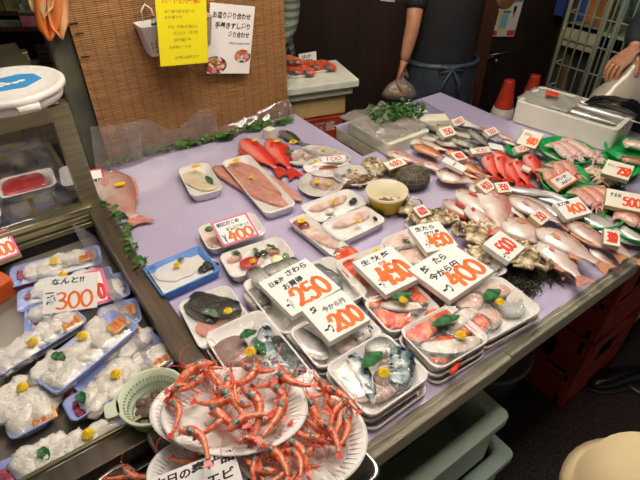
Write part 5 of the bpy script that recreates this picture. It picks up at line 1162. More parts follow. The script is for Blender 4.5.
def squid(a, b, z, w, label, m=SQUID, tent=True, zt=None):
    A, B = P(*a, z), P(*b, zt or z-.004); L = (B-A).length; o = thing('squid', label, 'squid'); setm(o, frame(A, B)); n = 14; rings = []
    for i in range(17):
        t = i/16; r = w*.5*interp([(0, .08), (.15, .55), (.4, .95), (.75, 1), (.95, .85), (1, .6)], t)
        rings.append([((t-.5)*L*.72-.14*L, r*math.cos(q)+.004*math.sin(t*4), r*.55*math.sin(q)) for q in [2*PI*k/n for k in range(n)]])
    MB().loft(rings).obj('mantle', m, o)
    MB().prism([(-.5*L, 0), (-.38*L, w*.85), (-.26*L, w*.4), (-.26*L, -w*.4), (-.38*L, -w*.85)], -.0015, .0015).obj('fin', m, o, smooth=False)
    MB().ball((.26*L, 0, 0), (.06*L, w*.34, w*.3), 12, 8).obj('head', m, o)
    if tent:
        b_ = MB(); rnd = random.Random(int(a[0]*7+a[1]))
        for k in range(8):
            y = (k-3.5)*w*.09; s_ = rnd.uniform(-.3, .3)*w; b_.tube([(.28*L, y*.8, 0), (.36*L, y*1.5+s_*.3, .003), (.43*L, y*2+s_, -.001), (.50*L, y*2.2+s_*1.6, -.003)], [.0032, .0028, .002, .0008], 6)
        b_.obj('tentacles', m, o)
    return o
for i, (a, b, z, w, lb) in enumerate([((552, 142), (577, 163), .850, .05, 'left'), ((556, 141), (588, 160), .856, .045, 'second'), ((562, 138), (600, 158), .858, .042, 'third'), ((575, 143), (603, 163), .862, .036, 'right')]):
    squid(a, b, z, w, 'pale pink squid on the plate next to the white foam box, %s one' % lb, SQUIDP)
for a, b, z, w, lb in [((545, 168), (556, 186), .848, .05, 'left'), ((553, 162), (572, 184), .852, .045, 'second'), ((562, 160), (580, 180), .854, .04, 'right')]:
    squid(a, b, z, w, 'reddish squid behind the orange bordered card, %s one' % lb, SQUID)
for a, b, z, w, lb in [((574, 188), (604, 212), .850, .048, 'left'), ((582, 186), (612, 208), .856, .042, 'middle'), ((593, 186), (626, 206), .856, .04, 'right')]:
    squid(a, b, z, w, 'reddish squid right of the orange bordered card, %s one' % lb, SQUID)
for a, b, z, w, lb in [((614, 212), (650, 228), .850, .05, 'nearer'), ((622, 206), (660, 218), .852, .045, 'farther')]:
    squid(a, b, z, w, 'reddish squid on the plate at the right edge, %s one' % lb, SQUID)
squid((620, 158), (650, 164), .846, .04, 'brown pink squid behind the 750 sign', fishmat('brown squid', '#b98a74', '#8f5f4c', '#a87460', .4, 50, .3))
squid((622, 142), (660, 150), .852, .05, 'pale squid at the right end of the white foam box', SQUIDP)
# tentacle bundles
TENT = mat('pale tentacles', '#e6d6b6', '#d6bd98', 60, .4, .4, 200, coat=.3)
def bundle(px, py, z, n, rad, label, seed):
    rnd = random.Random(seed); b = MB()
    for k in range(n):
        a = rnd.random()*6.28; p = Vector((rad*.75*math.cos(a)*rnd.random(), rad*.55*math.sin(a)*rnd.random(), 0)); h = rnd.uniform(-1.2, -.2)
        pts = [p]; 
        for j in range(5): h += rnd.uniform(-.3, .3); p = p+Vector((math.cos(h)*rad*.2, math.sin(h)*rad*.2, (.010 if j < 2 else -.005))); pts.append(p)
        b.tube(pts, [.003, .0042, .004, .0035, .0028, .001], 6)
    tag(b.obj('squid_tentacles', TENT, loc=P(px, py, z)), label, 'squid tentacles')
bundle(586, 174, .815, 40, .05, 'cream bundle of squid tentacles left of the 750 sign', 1)
bundle(600, 182, .815, 36, .045, 'paler bundle of squid tentacles in front of the 750 sign', 2)
clump(540, 150, .805, .03, 50, 'dark shellfish heap beside the pale fish in front of the 480 sign', mat('dark shells', '#4a4434', '#2c281e', 60, .5), seed=7)
clump(612, 188, .805, .035, 60, 'dark seaweed behind the cream 500 sign at the right edge', WEED, seed=8)
# ------------------------------------------------------------------ signs on the right
BOX = mat('cream sign side', '#c9b892', '#bba87e', 20, .6)
CP = mat('cream card', '#ece4d2', rough=.6)
def ss(c4, z0, z1, label, txt, extra=(), th=.016, lw=.24, x=.2, y=.2, w=.62, h=.6, ink=REDINK, face=CP, **k):
    return sign(c4, z0, z1, label, [('b', txt, x, y, w, h, ink, lw)]+list(extra), th=th, face=face, side=k.pop('side', BOX), **k)
ss([(489, 242), (505, 228), (520, 250), (503, 264)], .880, .868, 'white price card reading 500 among the crabs', '500', [('f', '一つ', .04, .06, .14, .24, BLACK)], x=.24, w=.62, y=.22, h=.5, ink=mat('orange red marker', '#e8481c', rough=.6), face=PAPER, side=FOAM, lw=.26)
ss([(413, 208), (424, 204), (431, 214), (420, 218)], .852, .842, 'small white card reading 600 on the crab beside the yellow bowl', '600', th=.006)
ss([(475, 185), (485, 180), (498, 185), (487, 193)], .884, .872, 'small cream card reading 400 in front of the brown fish', '400')
ss([(493, 183), (507, 182), (513, 191), (500, 193)], .884, .872, 'small cream card reading 350 in front of the red rockfish', '350')
ss([(530, 215), (540, 208), (550, 218), (541, 226)], .880, .868, 'small cream tag reading 350 on the silver pink sea bream', '350')
ss([(602, 227), (618, 232), (622, 246), (606, 245)], .893, .880, 'small cream tag reading 300 at the front right corner', '300')
ss([(383, 163), (399, 158), (409, 163), (390, 170)], .858, .850, 'small white card with red figures behind the netted bundle', '480', th=.008)
sign([(442, 159), (448, 157), (466, 167), (463, 174)], .880, .866, 'narrow white card with a red dash right of the netted bundle', [('b', '---', .15, .3, .7, .4, REDINK, .2)], th=.012)
ss([(450, 153), (460, 151), (469, 158), (457, 161)], .876, .868, 'small cream card lying on the brown fish', '400', side=FOAMG)
ss([(440, 128), (452, 126), (456, 133), (442, 139)], .882, .866, 'small cream card, nearer of two on the grey fish', '350', side=FOAMG)
ss([(451, 120), (462, 116), (466, 122), (455, 127)], .884, .868, 'small cream card, farther of two on the grey fish', '480', side=FOAMG)
ss([(484, 130), (495, 127), (499, 132), (489, 137)], .874, .864, 'small cream card behind the dark silver fish', '500', side=FOAMG)
ss([(470, 148), (488, 147), (492, 151), (472, 155)], .866, .858, 'small pale card with red figures in front of the dark silver fish', '300', side=FOAMG)
ss([(513, 147), (528, 144), (532, 149), (518, 153)], .862, .850, 'small cream card behind the red rockfish', '350', side=FOAMG)
tag(MB().box((0, 0, 0), (.03, .028, .008)).obj('tag', CP, smooth=False, bevel=.001, loc=P(526, 169, .868), rot=(.2, .1, .4)), 'little cream tag on the red rockfish', 'tag')
tag(MB().box((0, 0, 0), (.03, .05, .003)).obj('tag', PAPER, smooth=False, loc=P(496, 147, .862), rot=(.2, -.2, .9)), 'plain white tag at the tail of the dark silver fish', 'tag')
sign([(525, 129), (543, 134), (536, 149), (516, 143)], .892, .862, 'cream price sign reading 480 left of the green squid plate', [('f', 'かれい', .12, .62, .45, .18, mat('grey ink', '#6a6058')), ('b', '480', .42, .18, .5, .42, ORANGE, .3)], th=.014, face=CP, side=BOX)
sign([(548, 180), (565, 171), (580, 178), (560, 190)], .880, .866, 'orange bordered card lettered in black on the reddish squid', [('f', '赤いか', .2, .52, .55, .26, BLACK), ('f', '3ぱい', .28, .2, .52, .22, BLACK)], border=ORANGE, bw=.09, side=BOX, th=.012)
sign([(610, 160), (634, 166), (629, 181), (599, 172)], .890, .870, 'cream price sign reading 750 behind the squid tentacles', [('f', 'やりいか', .08, .55, .45, .2, mat('pink grey ink', '#b87a72')), ('l', '', .3, .15, .3, 0, BLACK), ('b', '750', .52, .22, .44, .5, mat('orange red marker', '#e8481c'), .3)], side=BOX, face=CP)
sign([(612, 190), (648, 196), (640, 212), (600, 203)], .892, .872, 'cream price sign reading 500 at the right edge of the stall', [('f', 'するめ', .10, .58, .3, .2, BLACK), ('l', '', .25, .14, .25, 0, BLACK), ('b', '500', .46, .2, .48, .48, mat('orange red marker', '#e8481c'), .3)], side=BOX, face=CP)
sign([(552, 203), (576, 198), (594, 211), (568, 220)], .892, .876, 'white price sign reading 400 on the silver ribbonfish', [('f', '太刀魚', .06, .74, .5, .18, BLACK), ('b', '400', .30, .2, .62, .46, ORANGE, .34), ('l', '', .1, .2, .1, 0, BLACK)], side=FOAMG)
# fish and wrappings in the white box
def inbox(x, y, z, rz): 
    q = Matrix.Translation(wb_.location) @ Matrix.Rotation(wb_.rotation_euler.z, 4, 'Z') @ Matrix.Translation((x, y, z)); return q @ Matrix.Rotation(rz, 4, 'Z')
BLU = fishmat('steel blue fish skin', '#d8d6d0', '#aeb0b0', '#1c2024', .1, 30, .2, metal=.3)
for k, (x, y, z, L, lb) in enumerate([(.04, -.03, .074, .26, 'long silver fish with a black back in the white foam box, nearer one'), (.09, .03, .078, .27, 'long silver fish with a black back in the white foam box, middle one'), (.06, .07, .08, .26, 'long dark silver fish in the white foam box, farther one')]):
    M = inbox(x, y, z, 0); o = thing('fish', lb, 'fish'); setm(o, M); rings = []
    for i in range(17):
        t = i/16; rings.append([((t-.5)*L, .026*interp(HP, t)*2*math.cos(q)*.6, .014*interp(HP, t)*1.6*math.sin(q)) for q in [2*PI*j/12 for j in range(12)]])
    MB().loft(rings).obj('body', BLU, o)
    MB().prism([(L*.48, 0), (L*.6, .022), (L*.56, 0), (L*.6, -.022)], -.001, .001).obj('tail_fin', FING, o, smooth=False)
b = MB(); sd = 3
b.grid(14, 10, lambda a, d: (-.20+.20*a, -.085+.16*d, .088+.012*noise.noise(Vector((a*5, d*5, 1)))))
o = b.obj('plastic_bag', film('bag plastic', fac=.12, bscale=12, bstr=1, dens=.5, dcol='#d9d6cc', rough=.15)); s = o.modifiers.new('s', 'SOLIDIFY'); s.thickness = .002; setm(o, inbox(0, 0, 0, 0)); tag(o, 'crumpled pale plastic bag lying on the left end of the white foam box', 'plastic bag')
o = MB().box((0, 0, 0), (.05, .035, .004)).obj('tag', REDINK, smooth=False, bevel=.001); setm(o, inbox(-.10, 0, .108, .3)); tag(o, 'red printed tag on the plastic bag on the white foam box', 'tag')
b = MB(); b.grid(12, 8, lambda a, d: (.02+.20*a, .02+.1*d, .10+.02*math.sin(a*3)+.01*noise.noise(Vector((a*5, d*5, 7)))))
o = b.obj('black_plastic_bag', mat('black bag film', '#15161a', rough=.25, coat=.4)); s = o.modifiers.new('s', 'SOLIDIFY'); s.thickness = .002; setm(o, inbox(0, 0, 0, 0)); tag(o, 'black plastic bag folded over the right end of the white foam box', 'plastic bag')
# back box with greens

bb_ = fbox((1.21, 1.255, .8035), (.21, .24, .045), 'pale foam box standing at the back below the green leaves', m=FOAMG, wall=.02)
FOG2 = film('crumpled cloudy plastic', fac=.12, bscale=14, bstr=1.2, dens=.55, dcol='#b8aea8', rough=.18)
b = MB(); b.grid(24, 16, lambda a, d: (1.09+.30*a, 1.15+.26*d, .862+.014*noise.noise(Vector((a*6, d*5, 1)))+.009*noise.noise(Vector((a*15, d*12, 5)))-.045*max(0, a-.75)*4))
tag(b.obj('plastic_sheet', FOG2), 'crumpled clear plastic draped over the pale foam box at the back', 'plastic sheet')
LG = mat('leafy greens', '#4f7a34', '#2f5222', 60, .5, .4, 80, c3='#7a9a4a')
def greens(px, py, z, rad, n, label, seed, m=LG, cat='greens', name='leafy_greens', sq=1.0):
    rnd = random.Random(seed); b = MB()
    for k in range(n):
        a = rnd.random()*6.28; r = rad*math.sqrt(rnd.random()); s = rnd.uniform(.008, .016)
        M = Matrix.Translation((r*math.cos(a), r*math.sin(a)*sq, rnd.uniform(.002, .03))) @ Euler((rnd.uniform(-.9, .9), rnd.uniform(-.9, .9), rnd.random()*6)).to_matrix().to_4x4()
        b.add([(-s, 0, 0), (-s*.3, s*.5, .002), (s*.5, s*.45, 0), (s, 0, -.002), (s*.5, -s*.45, 0), (-s*.3, -s*.5, .002), (0, 0, -.002)], [(0, 6, 1), (1, 6, 2), (2, 6, 3), (3, 6, 4), (4, 6, 5), (5, 6, 0)], M)
        if k % 3 == 0: b.tube([(0, 0, .001), (r*math.cos(a)*.5, r*math.sin(a)*.5*sq, .02), (r*math.cos(a), r*math.sin(a)*sq, .012)], .0012, 4)
    tag(b.obj(name, m, loc=P(px, py, z)), label, cat)
greens(386, 117, .850, .075, 150, 'bunch of green leaves at the left, on the plastic at the back', 1)
greens(408, 113, .850, .07, 150, 'bunch of green leaves touching the white foam block at the back', 2)
p0, p1 = P(414, 121, .84), P(447, 120, .84)
o = MB().box((0, 0, 0), ((p1-p0).length, .06, .03)).obj('foam_block', mat('cream foam', '#e6e0c8'), smooth=False, bevel=.004); M = frame(p0, p1); setm(o, M); tag(o, 'long white foam block at the back beside the green leaves', 'foam block')
strip([(378, 124), (395, 128), (412, 130), (428, 131)], [.835, .82, .815, .812], 'pale yellow green fish lying along the plastic at the back', mat('pale green skin', '#cdc9a4', '#b9b48a', 20, .35), .035, .018, head=False)
strip([(386, 120), (402, 123), (424, 126)], [.85, .845, .835], 'white smooth fillet next to the green leaves', WHITEF, .05, .018, head=False)
b = MB(); b.grid(20, 10, lambda a, d: (1.33+.22*a, 1.28+.14*d, .806+.05*abs(math.sin(a*5+d*2))*math.sin(PI*a)*math.sin(PI*d)+.01*noise.noise(Vector((a*9, d*8, 1)))))
tag(b.obj('plastic_sheet', film('lavender film', fac=.12, bscale=10, bstr=1, dens=.3, dcol='#9fa0c8', rough=.15)), 'crumpled lavender plastic bunched at the back corner near the shopkeeper', 'plastic sheet')
# ivy along the table edges
IVY = mat('ivy leaf', '#4c7a2c', '#2f5a20', 40, .4, c3='#8fae4c'); STEM = mat('ivy stem', '#5a4a24', rough=.7)
def ivy(pts, z, label, n, spread, s, seed):
    W = smoothpath([P(x, y, z) for x, y in pts], 8); c = W[0].copy(); W = [w-c for w in W]; o = thing('ivy_garland', label, 'ivy', c); rnd = random.Random(seed)
    MB().tube([w+Vector((0, 0, .004+.003*math.sin(i))) for i, w in enumerate(W)], .0016, 5).obj('stem', STEM, o); b = MB()
    for k in range(n):
        w = W[min(len(W)-1, int(rnd.random()*len(W)))]; q = s*rnd.uniform(.7, 1.2)
        M = Matrix.Translation(w+Vector((rnd.uniform(-1, 1)*spread, rnd.uniform(-1, 1)*spread, rnd.uniform(.004, .02)))) @ Euler((rnd.uniform(-.6, .6), rnd.uniform(-.6, .6), rnd.random()*6)).to_matrix().to_4x4()
        pl = [(0, -.1), (.55, -.55), (.5, -.05), (1, .25), (.45, .4), (0, 1.1), (-.45, .4), (-1, .25), (-.5, -.05), (-.55, -.55)]
        b.add([(x*q, y*q, -.12*q*abs(x)) for x, y in pl]+[(0, .2*q, .1*q)], [(i, (i+1) % 10, 10) for i in range(10)], M)
    b.obj('foliage', IVY, o)
ivy([(96, 190), (105, 203), (113, 215), (124, 226), (128, 240), (132, 254), (141, 268)], .806, 'ivy vine with yellow green leaves running down between the rail and the squid tray', 90, .016, .015, 1)
ivy([(112, 166), (130, 159), (150, 153), (172, 149), (195, 144), (212, 140), (230, 138)], .808, 'ivy garland along the foot of the bamboo screen left of the red fish', 170, .015, .016, 2)
ivy([(232, 137), (246, 131), (256, 130), (266, 126), (280, 124), (290, 121)], .808, 'ivy garland behind the red fish and the cream foam cube', 70, .014, .016, 3)
# ================================================================== MILT TRAYS IN THE CASE WELL
def milt_tray(c4, z, label, short, lobes, fl, redpx=None, packpx=None, lf=None, seed=0, s=(.028, .022), h=.026, octo=None):
    t = tray(c4, z, label, h=h, m=BLUEF, name='blue_tray', bulge=.010, r=.014, taper=.84, wm=WRAP2)
    MB().prism(rrect(t.L*.80, t.W*.78, .012), .0035, .0055).obj('white_liner', FOAM, t.o, smooth=False)
    blobs('cod_milt', 'white wrinkled cod milt lobe in '+short, 'cod milt', lobes, z-h+.004, (s[0]*1.12, s[1]*1.1), MILT, 'milt lobes in '+short, seed, .55, .30, 3.2, 1.1)
    if fl: flower(fl[0], fl[1], z+.012, 'yellow chrysanthemum on the milt in '+short, 1.15)
    if octo: blobs('pink_garnish', 'pink red shredded garnish in '+short, 'garnish', octo, z-h+.004, .012, OCTO, 'pink garnish in '+short, seed+5, .5, .5, 5)
    if packpx:
        p = P(packpx[0], packpx[1], z-h+.024); o = MB().box((0, 0, 0), (.045, .034, .007)).obj('sauce_packet', PACK, smooth=False, bevel=.003, loc=p, rot=(.1, 0, t.rz)); tag(o, 'orange sauce packet with red print in '+short, 'sauce packet')
        b = MB()
        for k in range(3): brush('383', .034, .007, Matrix.Translation((-.018, -.013+k*.009, .0042)), b, .22)
        b.obj('packet_print', REDINK, o, smooth=False)
    if lf: leaf(lf[0], lf[1], z+.004, 'green leaf on the milt in '+short, .6)
    return t
ZW = .768
milt_tray([(5, 268), (96, 245), (106, 262), (14, 287)], ZW, 'blue edged tray of cod milt at the back of the case well', 'the rearmost blue tray', [(32, 272), (45, 266), (57, 262), (68, 260), (78, 257), (50, 272)], (54, 261), packpx=(87, 256), octo=[(22, 276), (18, 272)], seed=1)
milt_tray([(12, 292), (108, 266), (118, 284), (22, 312)], ZW+.002, 'blue edged tray of cod milt behind the 300 sign', 'the tray behind the 300 sign', [(45, 287), (60, 283), (78, 279), (92, 277), (70, 287)], (63, 275), octo=[(28, 290), (33, 295), (26, 297)], seed=2)
milt_tray([(82, 282), (123, 271), (134, 294), (94, 305)], ZW+.002, 'blue tray end of cod milt right of the pink bordered card', 'the tray right of the pink bordered card', [(100, 292), (108, 289), (116, 286), (112, 293)], None, seed=3)
milt_tray([(20, 306), (64, 296), (72, 322), (28, 336)], ZW+.004, 'blue tray corner of cod milt below the left of the 300 sign', 'the tray below the 300 sign, left', [(40, 315), (50, 311), (55, 318)], None, octo=[(30, 312), (36, 320), (42, 324)], seed=4)
milt_tray([(92, 308), (134, 299), (146, 318), (104, 334)], ZW+.004, 'blue tray with yellow garnish right of the 300 sign by the steel rail', 'the tray between 300 sign and rail', [(108, 318), (118, 314), (112, 322)], None, packpx=(126, 311), seed=5)
milt_tray([(-22, 362), (72, 309), (90, 318), (0, 377)], ZW+.018, 'blue tray of cod milt running off the left edge of the photo', 'the long blue tray at the left edge', [(8, 356), (20, 348), (34, 340), (46, 333), (58, 327), (24, 356), (2, 364), (66, 320)], (33, 342), packpx=(72, 323), octo=[(4, 372)], seed=6)
milt_tray([(68, 388), (146, 322), (164, 346), (98, 402)], ZW+.008, 'blue tray of cod milt under the topmost long one, beside the rail', 'the tray beneath the topmost long one', [(112, 352), (122, 345), (132, 341), (142, 338), (130, 350)], None, packpx=(134, 334), seed=7)
milt_tray([(25, 374), (113, 308), (140, 325), (57, 395)], ZW+.034, 'topmost long blue tray of cod milt in front of the 300 sign', 'the topmost long blue tray', [(42, 372), (56, 364), (66, 376), (74, 354), (84, 346), (94, 336), (102, 342), (88, 358), (56, 380), (96, 330), (70, 366)], (82, 336), packpx=(118, 325), octo=[(40, 366), (36, 372)], lf=((52, 354), (66, 360)), seed=8, s=(.030, .022))
milt_tray([(60, 404), (160, 344), (180, 362), (72, 420)], ZW+.014, 'long blue tray of cod milt running under the clam colander', 'the long blue tray running under the clam colander', [(92, 396), (104, 388), (112, 376), (122, 368), (132, 376), (140, 362), (150, 362), (118, 390), (98, 404), (158, 356)], (116, 374), packpx=(160, 360), octo=[(76, 404), (82, 410), (72, 398)], lf=((79, 392), (84, 404)), seed=9)
milt_tray([(-8, 392), (28, 374), (62, 414), (12, 440)], ZW+.010, 'square blue tray of cod milt at the lower left', 'the square blue tray at the lower left', [(10, 396), (22, 388), (38, 392), (46, 398), (14, 412), (30, 404), (24, 418), (42, 408), (4, 402)], (23, 387), packpx=(44, 416), seed=10, s=(.032, .026))
milt_tray([(-30, 470), (128, 418), (142, 434), (-10, 492)], ZW+.006, 'long tray of cod milt in wrinkled film along the front steel rail', 'the long tray along the front rail', [(30, 458), (42, 452), (54, 448), (66, 452), (74, 444), (86, 442), (96, 438), (48, 462), (60, 462), (26, 466), (104, 436), (84, 448)], (88, 434), packpx=(110, 438), octo=[(4, 474), (12, 468), (10, 478), (0, 466)], lf=((40, 448), (49, 460)), seed=11)
tag(MB().box((0, 0, 0), (.03, .03, .01)).obj('blue_tape', mat('blue tape', '#3f78c8', rough=.4), loc=P(131, 427, ZW+.01), rot=(0, 0, .5), smooth=False), 'small blue tape patch at the right end of the tray along the front rail', 'tape')
sign([(44, 277), (96, 273), (98, 306), (42, 316)], .835, .790, 'white price sign reading 300 standing among the blue trays',
 [('f', 'なんと!!', .14, .76, .62, .16, BLACK), ('f', '一', .04, .54, .16, .03, BLACK), ('f', '盛', .04, .20, .20, .26, BLACK), ('b', '300', .24, .08, .70, .44, ORANGE, .20)], th=.003)
sign([(70, 276), (103, 268), (111, 300), (78, 312)], .822, .782, 'pink bordered card behind the 300 sign', [('b', '0', .70, .15, .2, .4, REDINK, .3)], th=.004, border=PINKB, bw=.10)
sign([(-25, 238), (9, 229), (19, 252), (-14, 268)], .835, .800, 'pink bordered cream price card at the left edge of the photo', [('f', 'ン', .86, .60, .10, .2, BLACK), ('b', '300', .30, .14, .62, .40, ORANGE, .24)], th=.02, border=PINKB, bw=.07, side=mat('straw card side', '#d8cf9a', rough=.6))
o = MB().prism(rrect(.12, .11, .01), 0, .05).obj('orange_packet', mat('orange packet', '#d8642c', '#c85422', 8, .35), smooth=False, bevel=.003, loc=P(-14, 298, .741), rot=(0, 0, .4)); tag(o, 'orange packet at the left edge beside the blue trays', 'packet')
# tuna trays in the case
for c4, lb, pc in (([(0, 178), (49, 168), (60, 183), (-2, 200)], 'white tray with a block of red tuna inside the glass case', ((4, 190), (44, 180))), ([(56, 168), (78, 163), (84, 182), (64, 186)], 'white tray at the right end inside the glass case', None), ([(-40, 205), (-8, 197), (8, 216), (-30, 226)], 'white tray at the lower left inside the glass case', None)):
    tray(c4, .868, lb, h=.028, wrap=True)
    if pc: slab(pc[0], pc[1], .860, .085, .022, 'red tuna block in the white tray inside the glass case', TUNA, wav=.05, taper=(1, 1, 1, 1))
# ================================================================== CLAM COLANDER, STEEL PANS, SHRIMP PLATES
cz = .842
A_, B_ = P(118, 396, cz), P(186, 396, cz); c = (A_+B_)/2; r = (A_-B_).length/2
CGN = mat('pale green colander', '#cfd8c0', '#c2cdb0', 20, .4); 
o = thing('colander', 'pale green plastic colander of clams beside the shrimp plates', 'colander', (c.x, c.y, cz-.058))
MB().lathe([(r*.62, 0), (r*.80, .028), (r*.93, .052), (r*1.0, .056), (r*1.0, .061), (r*.92, .061), (r*.76, .028), (r*.6, .005), (.002, .005)], 44).obj('colander_bowl', CGN, o)
MB().lathe([(r*.64, -.004), (r*.82, .020), (r*.85, .034), (r*.80, .034), (r*.60, .0)], 40, cap1=False).obj('outer_bowl', mat('leaf green plastic', '#8fb83c', rough=.4), o)
b = MB()
for k in range(48):
    a = 2*PI*k/48
    for zz in (.3, .6, .85): rr = r*(.60+.30*zz); b.box((0, 0, 0), (.004, .0022, .001), M=Matrix.Translation((rr*.99*math.cos(a)*.985, rr*.99*math.sin(a)*.985, .006+.048*zz)) @ Matrix.Rotation(a, 4, 'Z') @ Matrix.Rotation(-.95, 4, 'Y'))
b.obj('drain_holes', mat('colander hole', '#7c8a70', rough=.7), o, smooth=False)
hd = math.atan2(P(118, 408, cz).y-c.y, P(118, 408, cz).x-c.x)
MB().prism(rrect(.026, .036, .008), .052, .061, Matrix.Rotation(hd, 4, 'Z') @ Matrix.Translation((r+.008, 0, 0))).obj('handle', CGN, o, smooth=False)
for k in range(15):
    a = k*2.4; q = r*.60*math.sqrt(k/15)
    clam((c.x+q*math.cos(a), c.y+q*math.sin(a), cz-.058+.015+.010*(k < 5)), .0135, 'dark purplish clam heaped in the pale green colander', 'clams in the colander', a, mat('purple clam shell', '#4a3c36', '#6f5a52', 60, .4, .3, 90, c3='#8a7468'))
PAN = mat('steel pan', '#a59f97', '#8d877f', 5, .25, .05, 60, metal=.9)
def pan(c4, z, h, label, r=.03):
    Q = [P(*q, z) for q in c4]; c = sum(Q, Vector())/4; x = ((Q[1]-Q[0])+(Q[2]-Q[3])); L = x.length/2; x.normalize(); yy = Vector((-x.y, x.x, 0)); W = abs(((Q[0]-Q[3])+(Q[1]-Q[2])).dot(yy))/2
    o = thing('steel_pan', label, 'pan', (c.x, c.y, z-h), math.atan2(x.y, x.x)); rings = []
    for d, zz in ((-.02, 0), (0, h-.006), (.012, h-.003), (.014, h), (.008, h+.003), (-.004, h), (-.024, .003)): rings.append([(px, py, zz) for px, py in rrect(L+d, W+d, r)])
    MB().loft(rings).obj('pan_body', PAN, o); return o
pan([(150, 428), (205, 396), (290, 470), (205, 540)], .822, .078, 'brushed steel pan under the lower left shrimp plate')
pan([(300, 490), (356, 446), (380, 470), (322, 520)], .835, .03, 'brushed steel pan whose rounded corner shows right of the shrimp', r=.02)
pan([(85, 490), (122, 466), (160, 500), (120, 540)], .800, .05, 'steel pan at the bottom left holding red shrimp')
zp = .846
stand = MB().box((0, 0, 0), (.15, .15, .043)).obj('foam_block', FOAM, smooth=False, bevel=.006, loc=(.275, .44, .825)); tag(stand, 'white foam block under the lower shrimp plates', 'foam block')
def shplate(l, r, t, b, z, label):
    o, c, rx, ry = oval(l, r, t, b, z, label, .024, FOAMR, rim=.006, n=56, inner=.70)
    bb = MB()
    for k in range(56):
        a = 2*PI*k/56; bb.tube([(rx*.74*math.cos(a), ry*.74*math.sin(a), .0075), (rx*.92*math.cos(a), ry*.92*math.sin(a), .0225)], .0012, 4)
    bb.obj('rim_ribs', FOAMR, o); return o, c, rx, ry
shplate((147, 470), (250, 470), (200, 436), (200, 510), .858, 'white oval plate at the bottom left under the black lettered sign')
o2, c2, rx2, ry2 = shplate((232, 436), (368, 436), (300, 386), (300, 492), .872, 'white oval plate of red shrimp, lower right one')
shplate((150, 408), (298, 408), (222, 368), (222, 448), .896, 'white oval plate nested under the topmost shrimp plate, showing at its left')
o3, c3_, rx3, ry3 = shplate((161, 408), (308, 408), (236, 364), (234, 452), .908, 'topmost white oval plate heaped with red shrimp')
PR = [shrimp_proto(1.1, 1), shrimp_proto(1.7, 2), shrimp_proto(-1.2, 3), shrimp_proto(.5, 4)]; used = set()
def put_shrimp(a, b, z, label, k, tilt=0.0, group=None, s=1.0, roll=0.0):
    pr = PR[k]; o = pr if k not in used else dup(pr); used.add(k)
    A, B = P(*a, z+tilt), P(*b, z-tilt); M = frame(A, B, roll); sc = (B-A).length/.095*s; setm(o, M); o.scale = (sc, sc, sc)
    o['label'] = label; o['category'] = 'shrimp'
    if group: o['group'] = group
top = [((186, 368), (232, 384), 0), ((214, 362), (166, 386), 2), ((262, 364), (240, 398), 1), ((292, 378), (258, 392), 3), ((172, 398), (190, 424), 1), ((206, 376), (176, 400), 0),
       ((232, 374), (222, 412), 3), ((246, 386), (276, 424), 1), ((226, 432), (262, 408), 0), ((210, 398), (232, 440), 2), ((286, 398), (268, 440), 3), ((180, 428), (220, 444), 1),
       ((256, 428), (282, 412), 2), ((240, 396), (200, 414), 0), ((276, 370), (302, 396), 2), ((236, 442), (262, 436), 1), ((220, 388), (250, 418), 3)]
top += [((168, 390), (196, 382), 1), ((272, 384), (294, 412), 0), ((224, 420), (200, 440), 3), ((250, 410), (226, 396), 1), ((240, 366), (270, 380), 2), ((196, 372), (222, 366), 3)]
words = ['at the upper left', 'pointing out over the upper rim', 'at the upper middle', 'at the upper right rim', 'at the left rim', 'left of centre', 'in the centre', 'right of centre', 'below centre', 'left below centre', 'at the right', 'at the lower left rim', 'at the lower right', 'across the middle', 'at the far right rim', 'at the lowest rim', 'crossing the centre on top', 'upper left inside the rim', 'right, under another', 'lower left of centre', 'small, near the centre', 'along the upper rim', 'along the upper left rim']
for i, (a, b, k) in enumerate(top): put_shrimp(a, b, .914+.007*(i % 3)+.004*(i > 12), 'red shrimp on the topmost white plate, '+words[i], k, .004*(i % 2), 'shrimp on the topmost plate', 1.0, .25*((i*7) % 5-2)*.4)
low = [((316, 378), (336, 408), 0), ((330, 398), (350, 432), 1), ((352, 398), (322, 418), 2), ((306, 396), (324, 440), 3), ((340, 412), (356, 444), 1), ((318, 420), (346, 448), 0), ((300, 430), (332, 454), 2), ((280, 440), (318, 458), 1),
       ((262, 446), (296, 470), 0), ((268, 462), (306, 444), 3), ((290, 456), (282, 490), 1), ((310, 446), (300, 478), 2), ((246, 440), (268, 480), 3), ((276, 474), (242, 468), 0), ((326, 388), (358, 408), 3), ((300, 412), (318, 390), 1), ((258, 452), (246, 486), 2), ((322, 440), (290, 436), 0)]
low += [((344, 424), (318, 404), 1), ((334, 436), (306, 424), 3), ((286, 448), (312, 470), 1), ((352, 408), (338, 440), 0), ((318, 464), (288, 472), 2)]
w2 = ['at the top tip', 'at the right side', 'upper right across', 'close to the upper plate rim', 'at the far right rim', 'right of centre', 'in the centre', 'left of centre', 'below the topmost plate', 'crossing below the topmost plate', 'at the bottom edge', 'at the bottom right', 'right of the lettered sign', 'at the lower left', 'with feelers past the upper right rim', 'partly under the topmost plate rim', 'nearest the lettered sign', 'across the middle', 'upper, crossing others', 'middle, crossing others', 'low, crossing others', 'along the right rim', 'along the lowest edge']
for i, (a, b, k) in enumerate(low): put_shrimp(a, b, .882+.008*(i % 3), 'red shrimp on the lower right white plate, '+w2[i], k, .004*(i % 2), 'shrimp on the lower right plate', 1.0, .3*((i*5) % 5-2)*.4)
put_shrimp((186, 446), (206, 460), .868, 'orange red shrimp on the plate at the bottom left behind the lettered sign, left one', 1)
put_shrimp((212, 458), (176, 470), .868, 'orange red shrimp on the plate at the bottom left behind the lettered sign, lower one', 0)
put_shrimp((122, 470), (146, 486), .80, 'red shrimp in the steel pan at the bottom left, right one', 2)
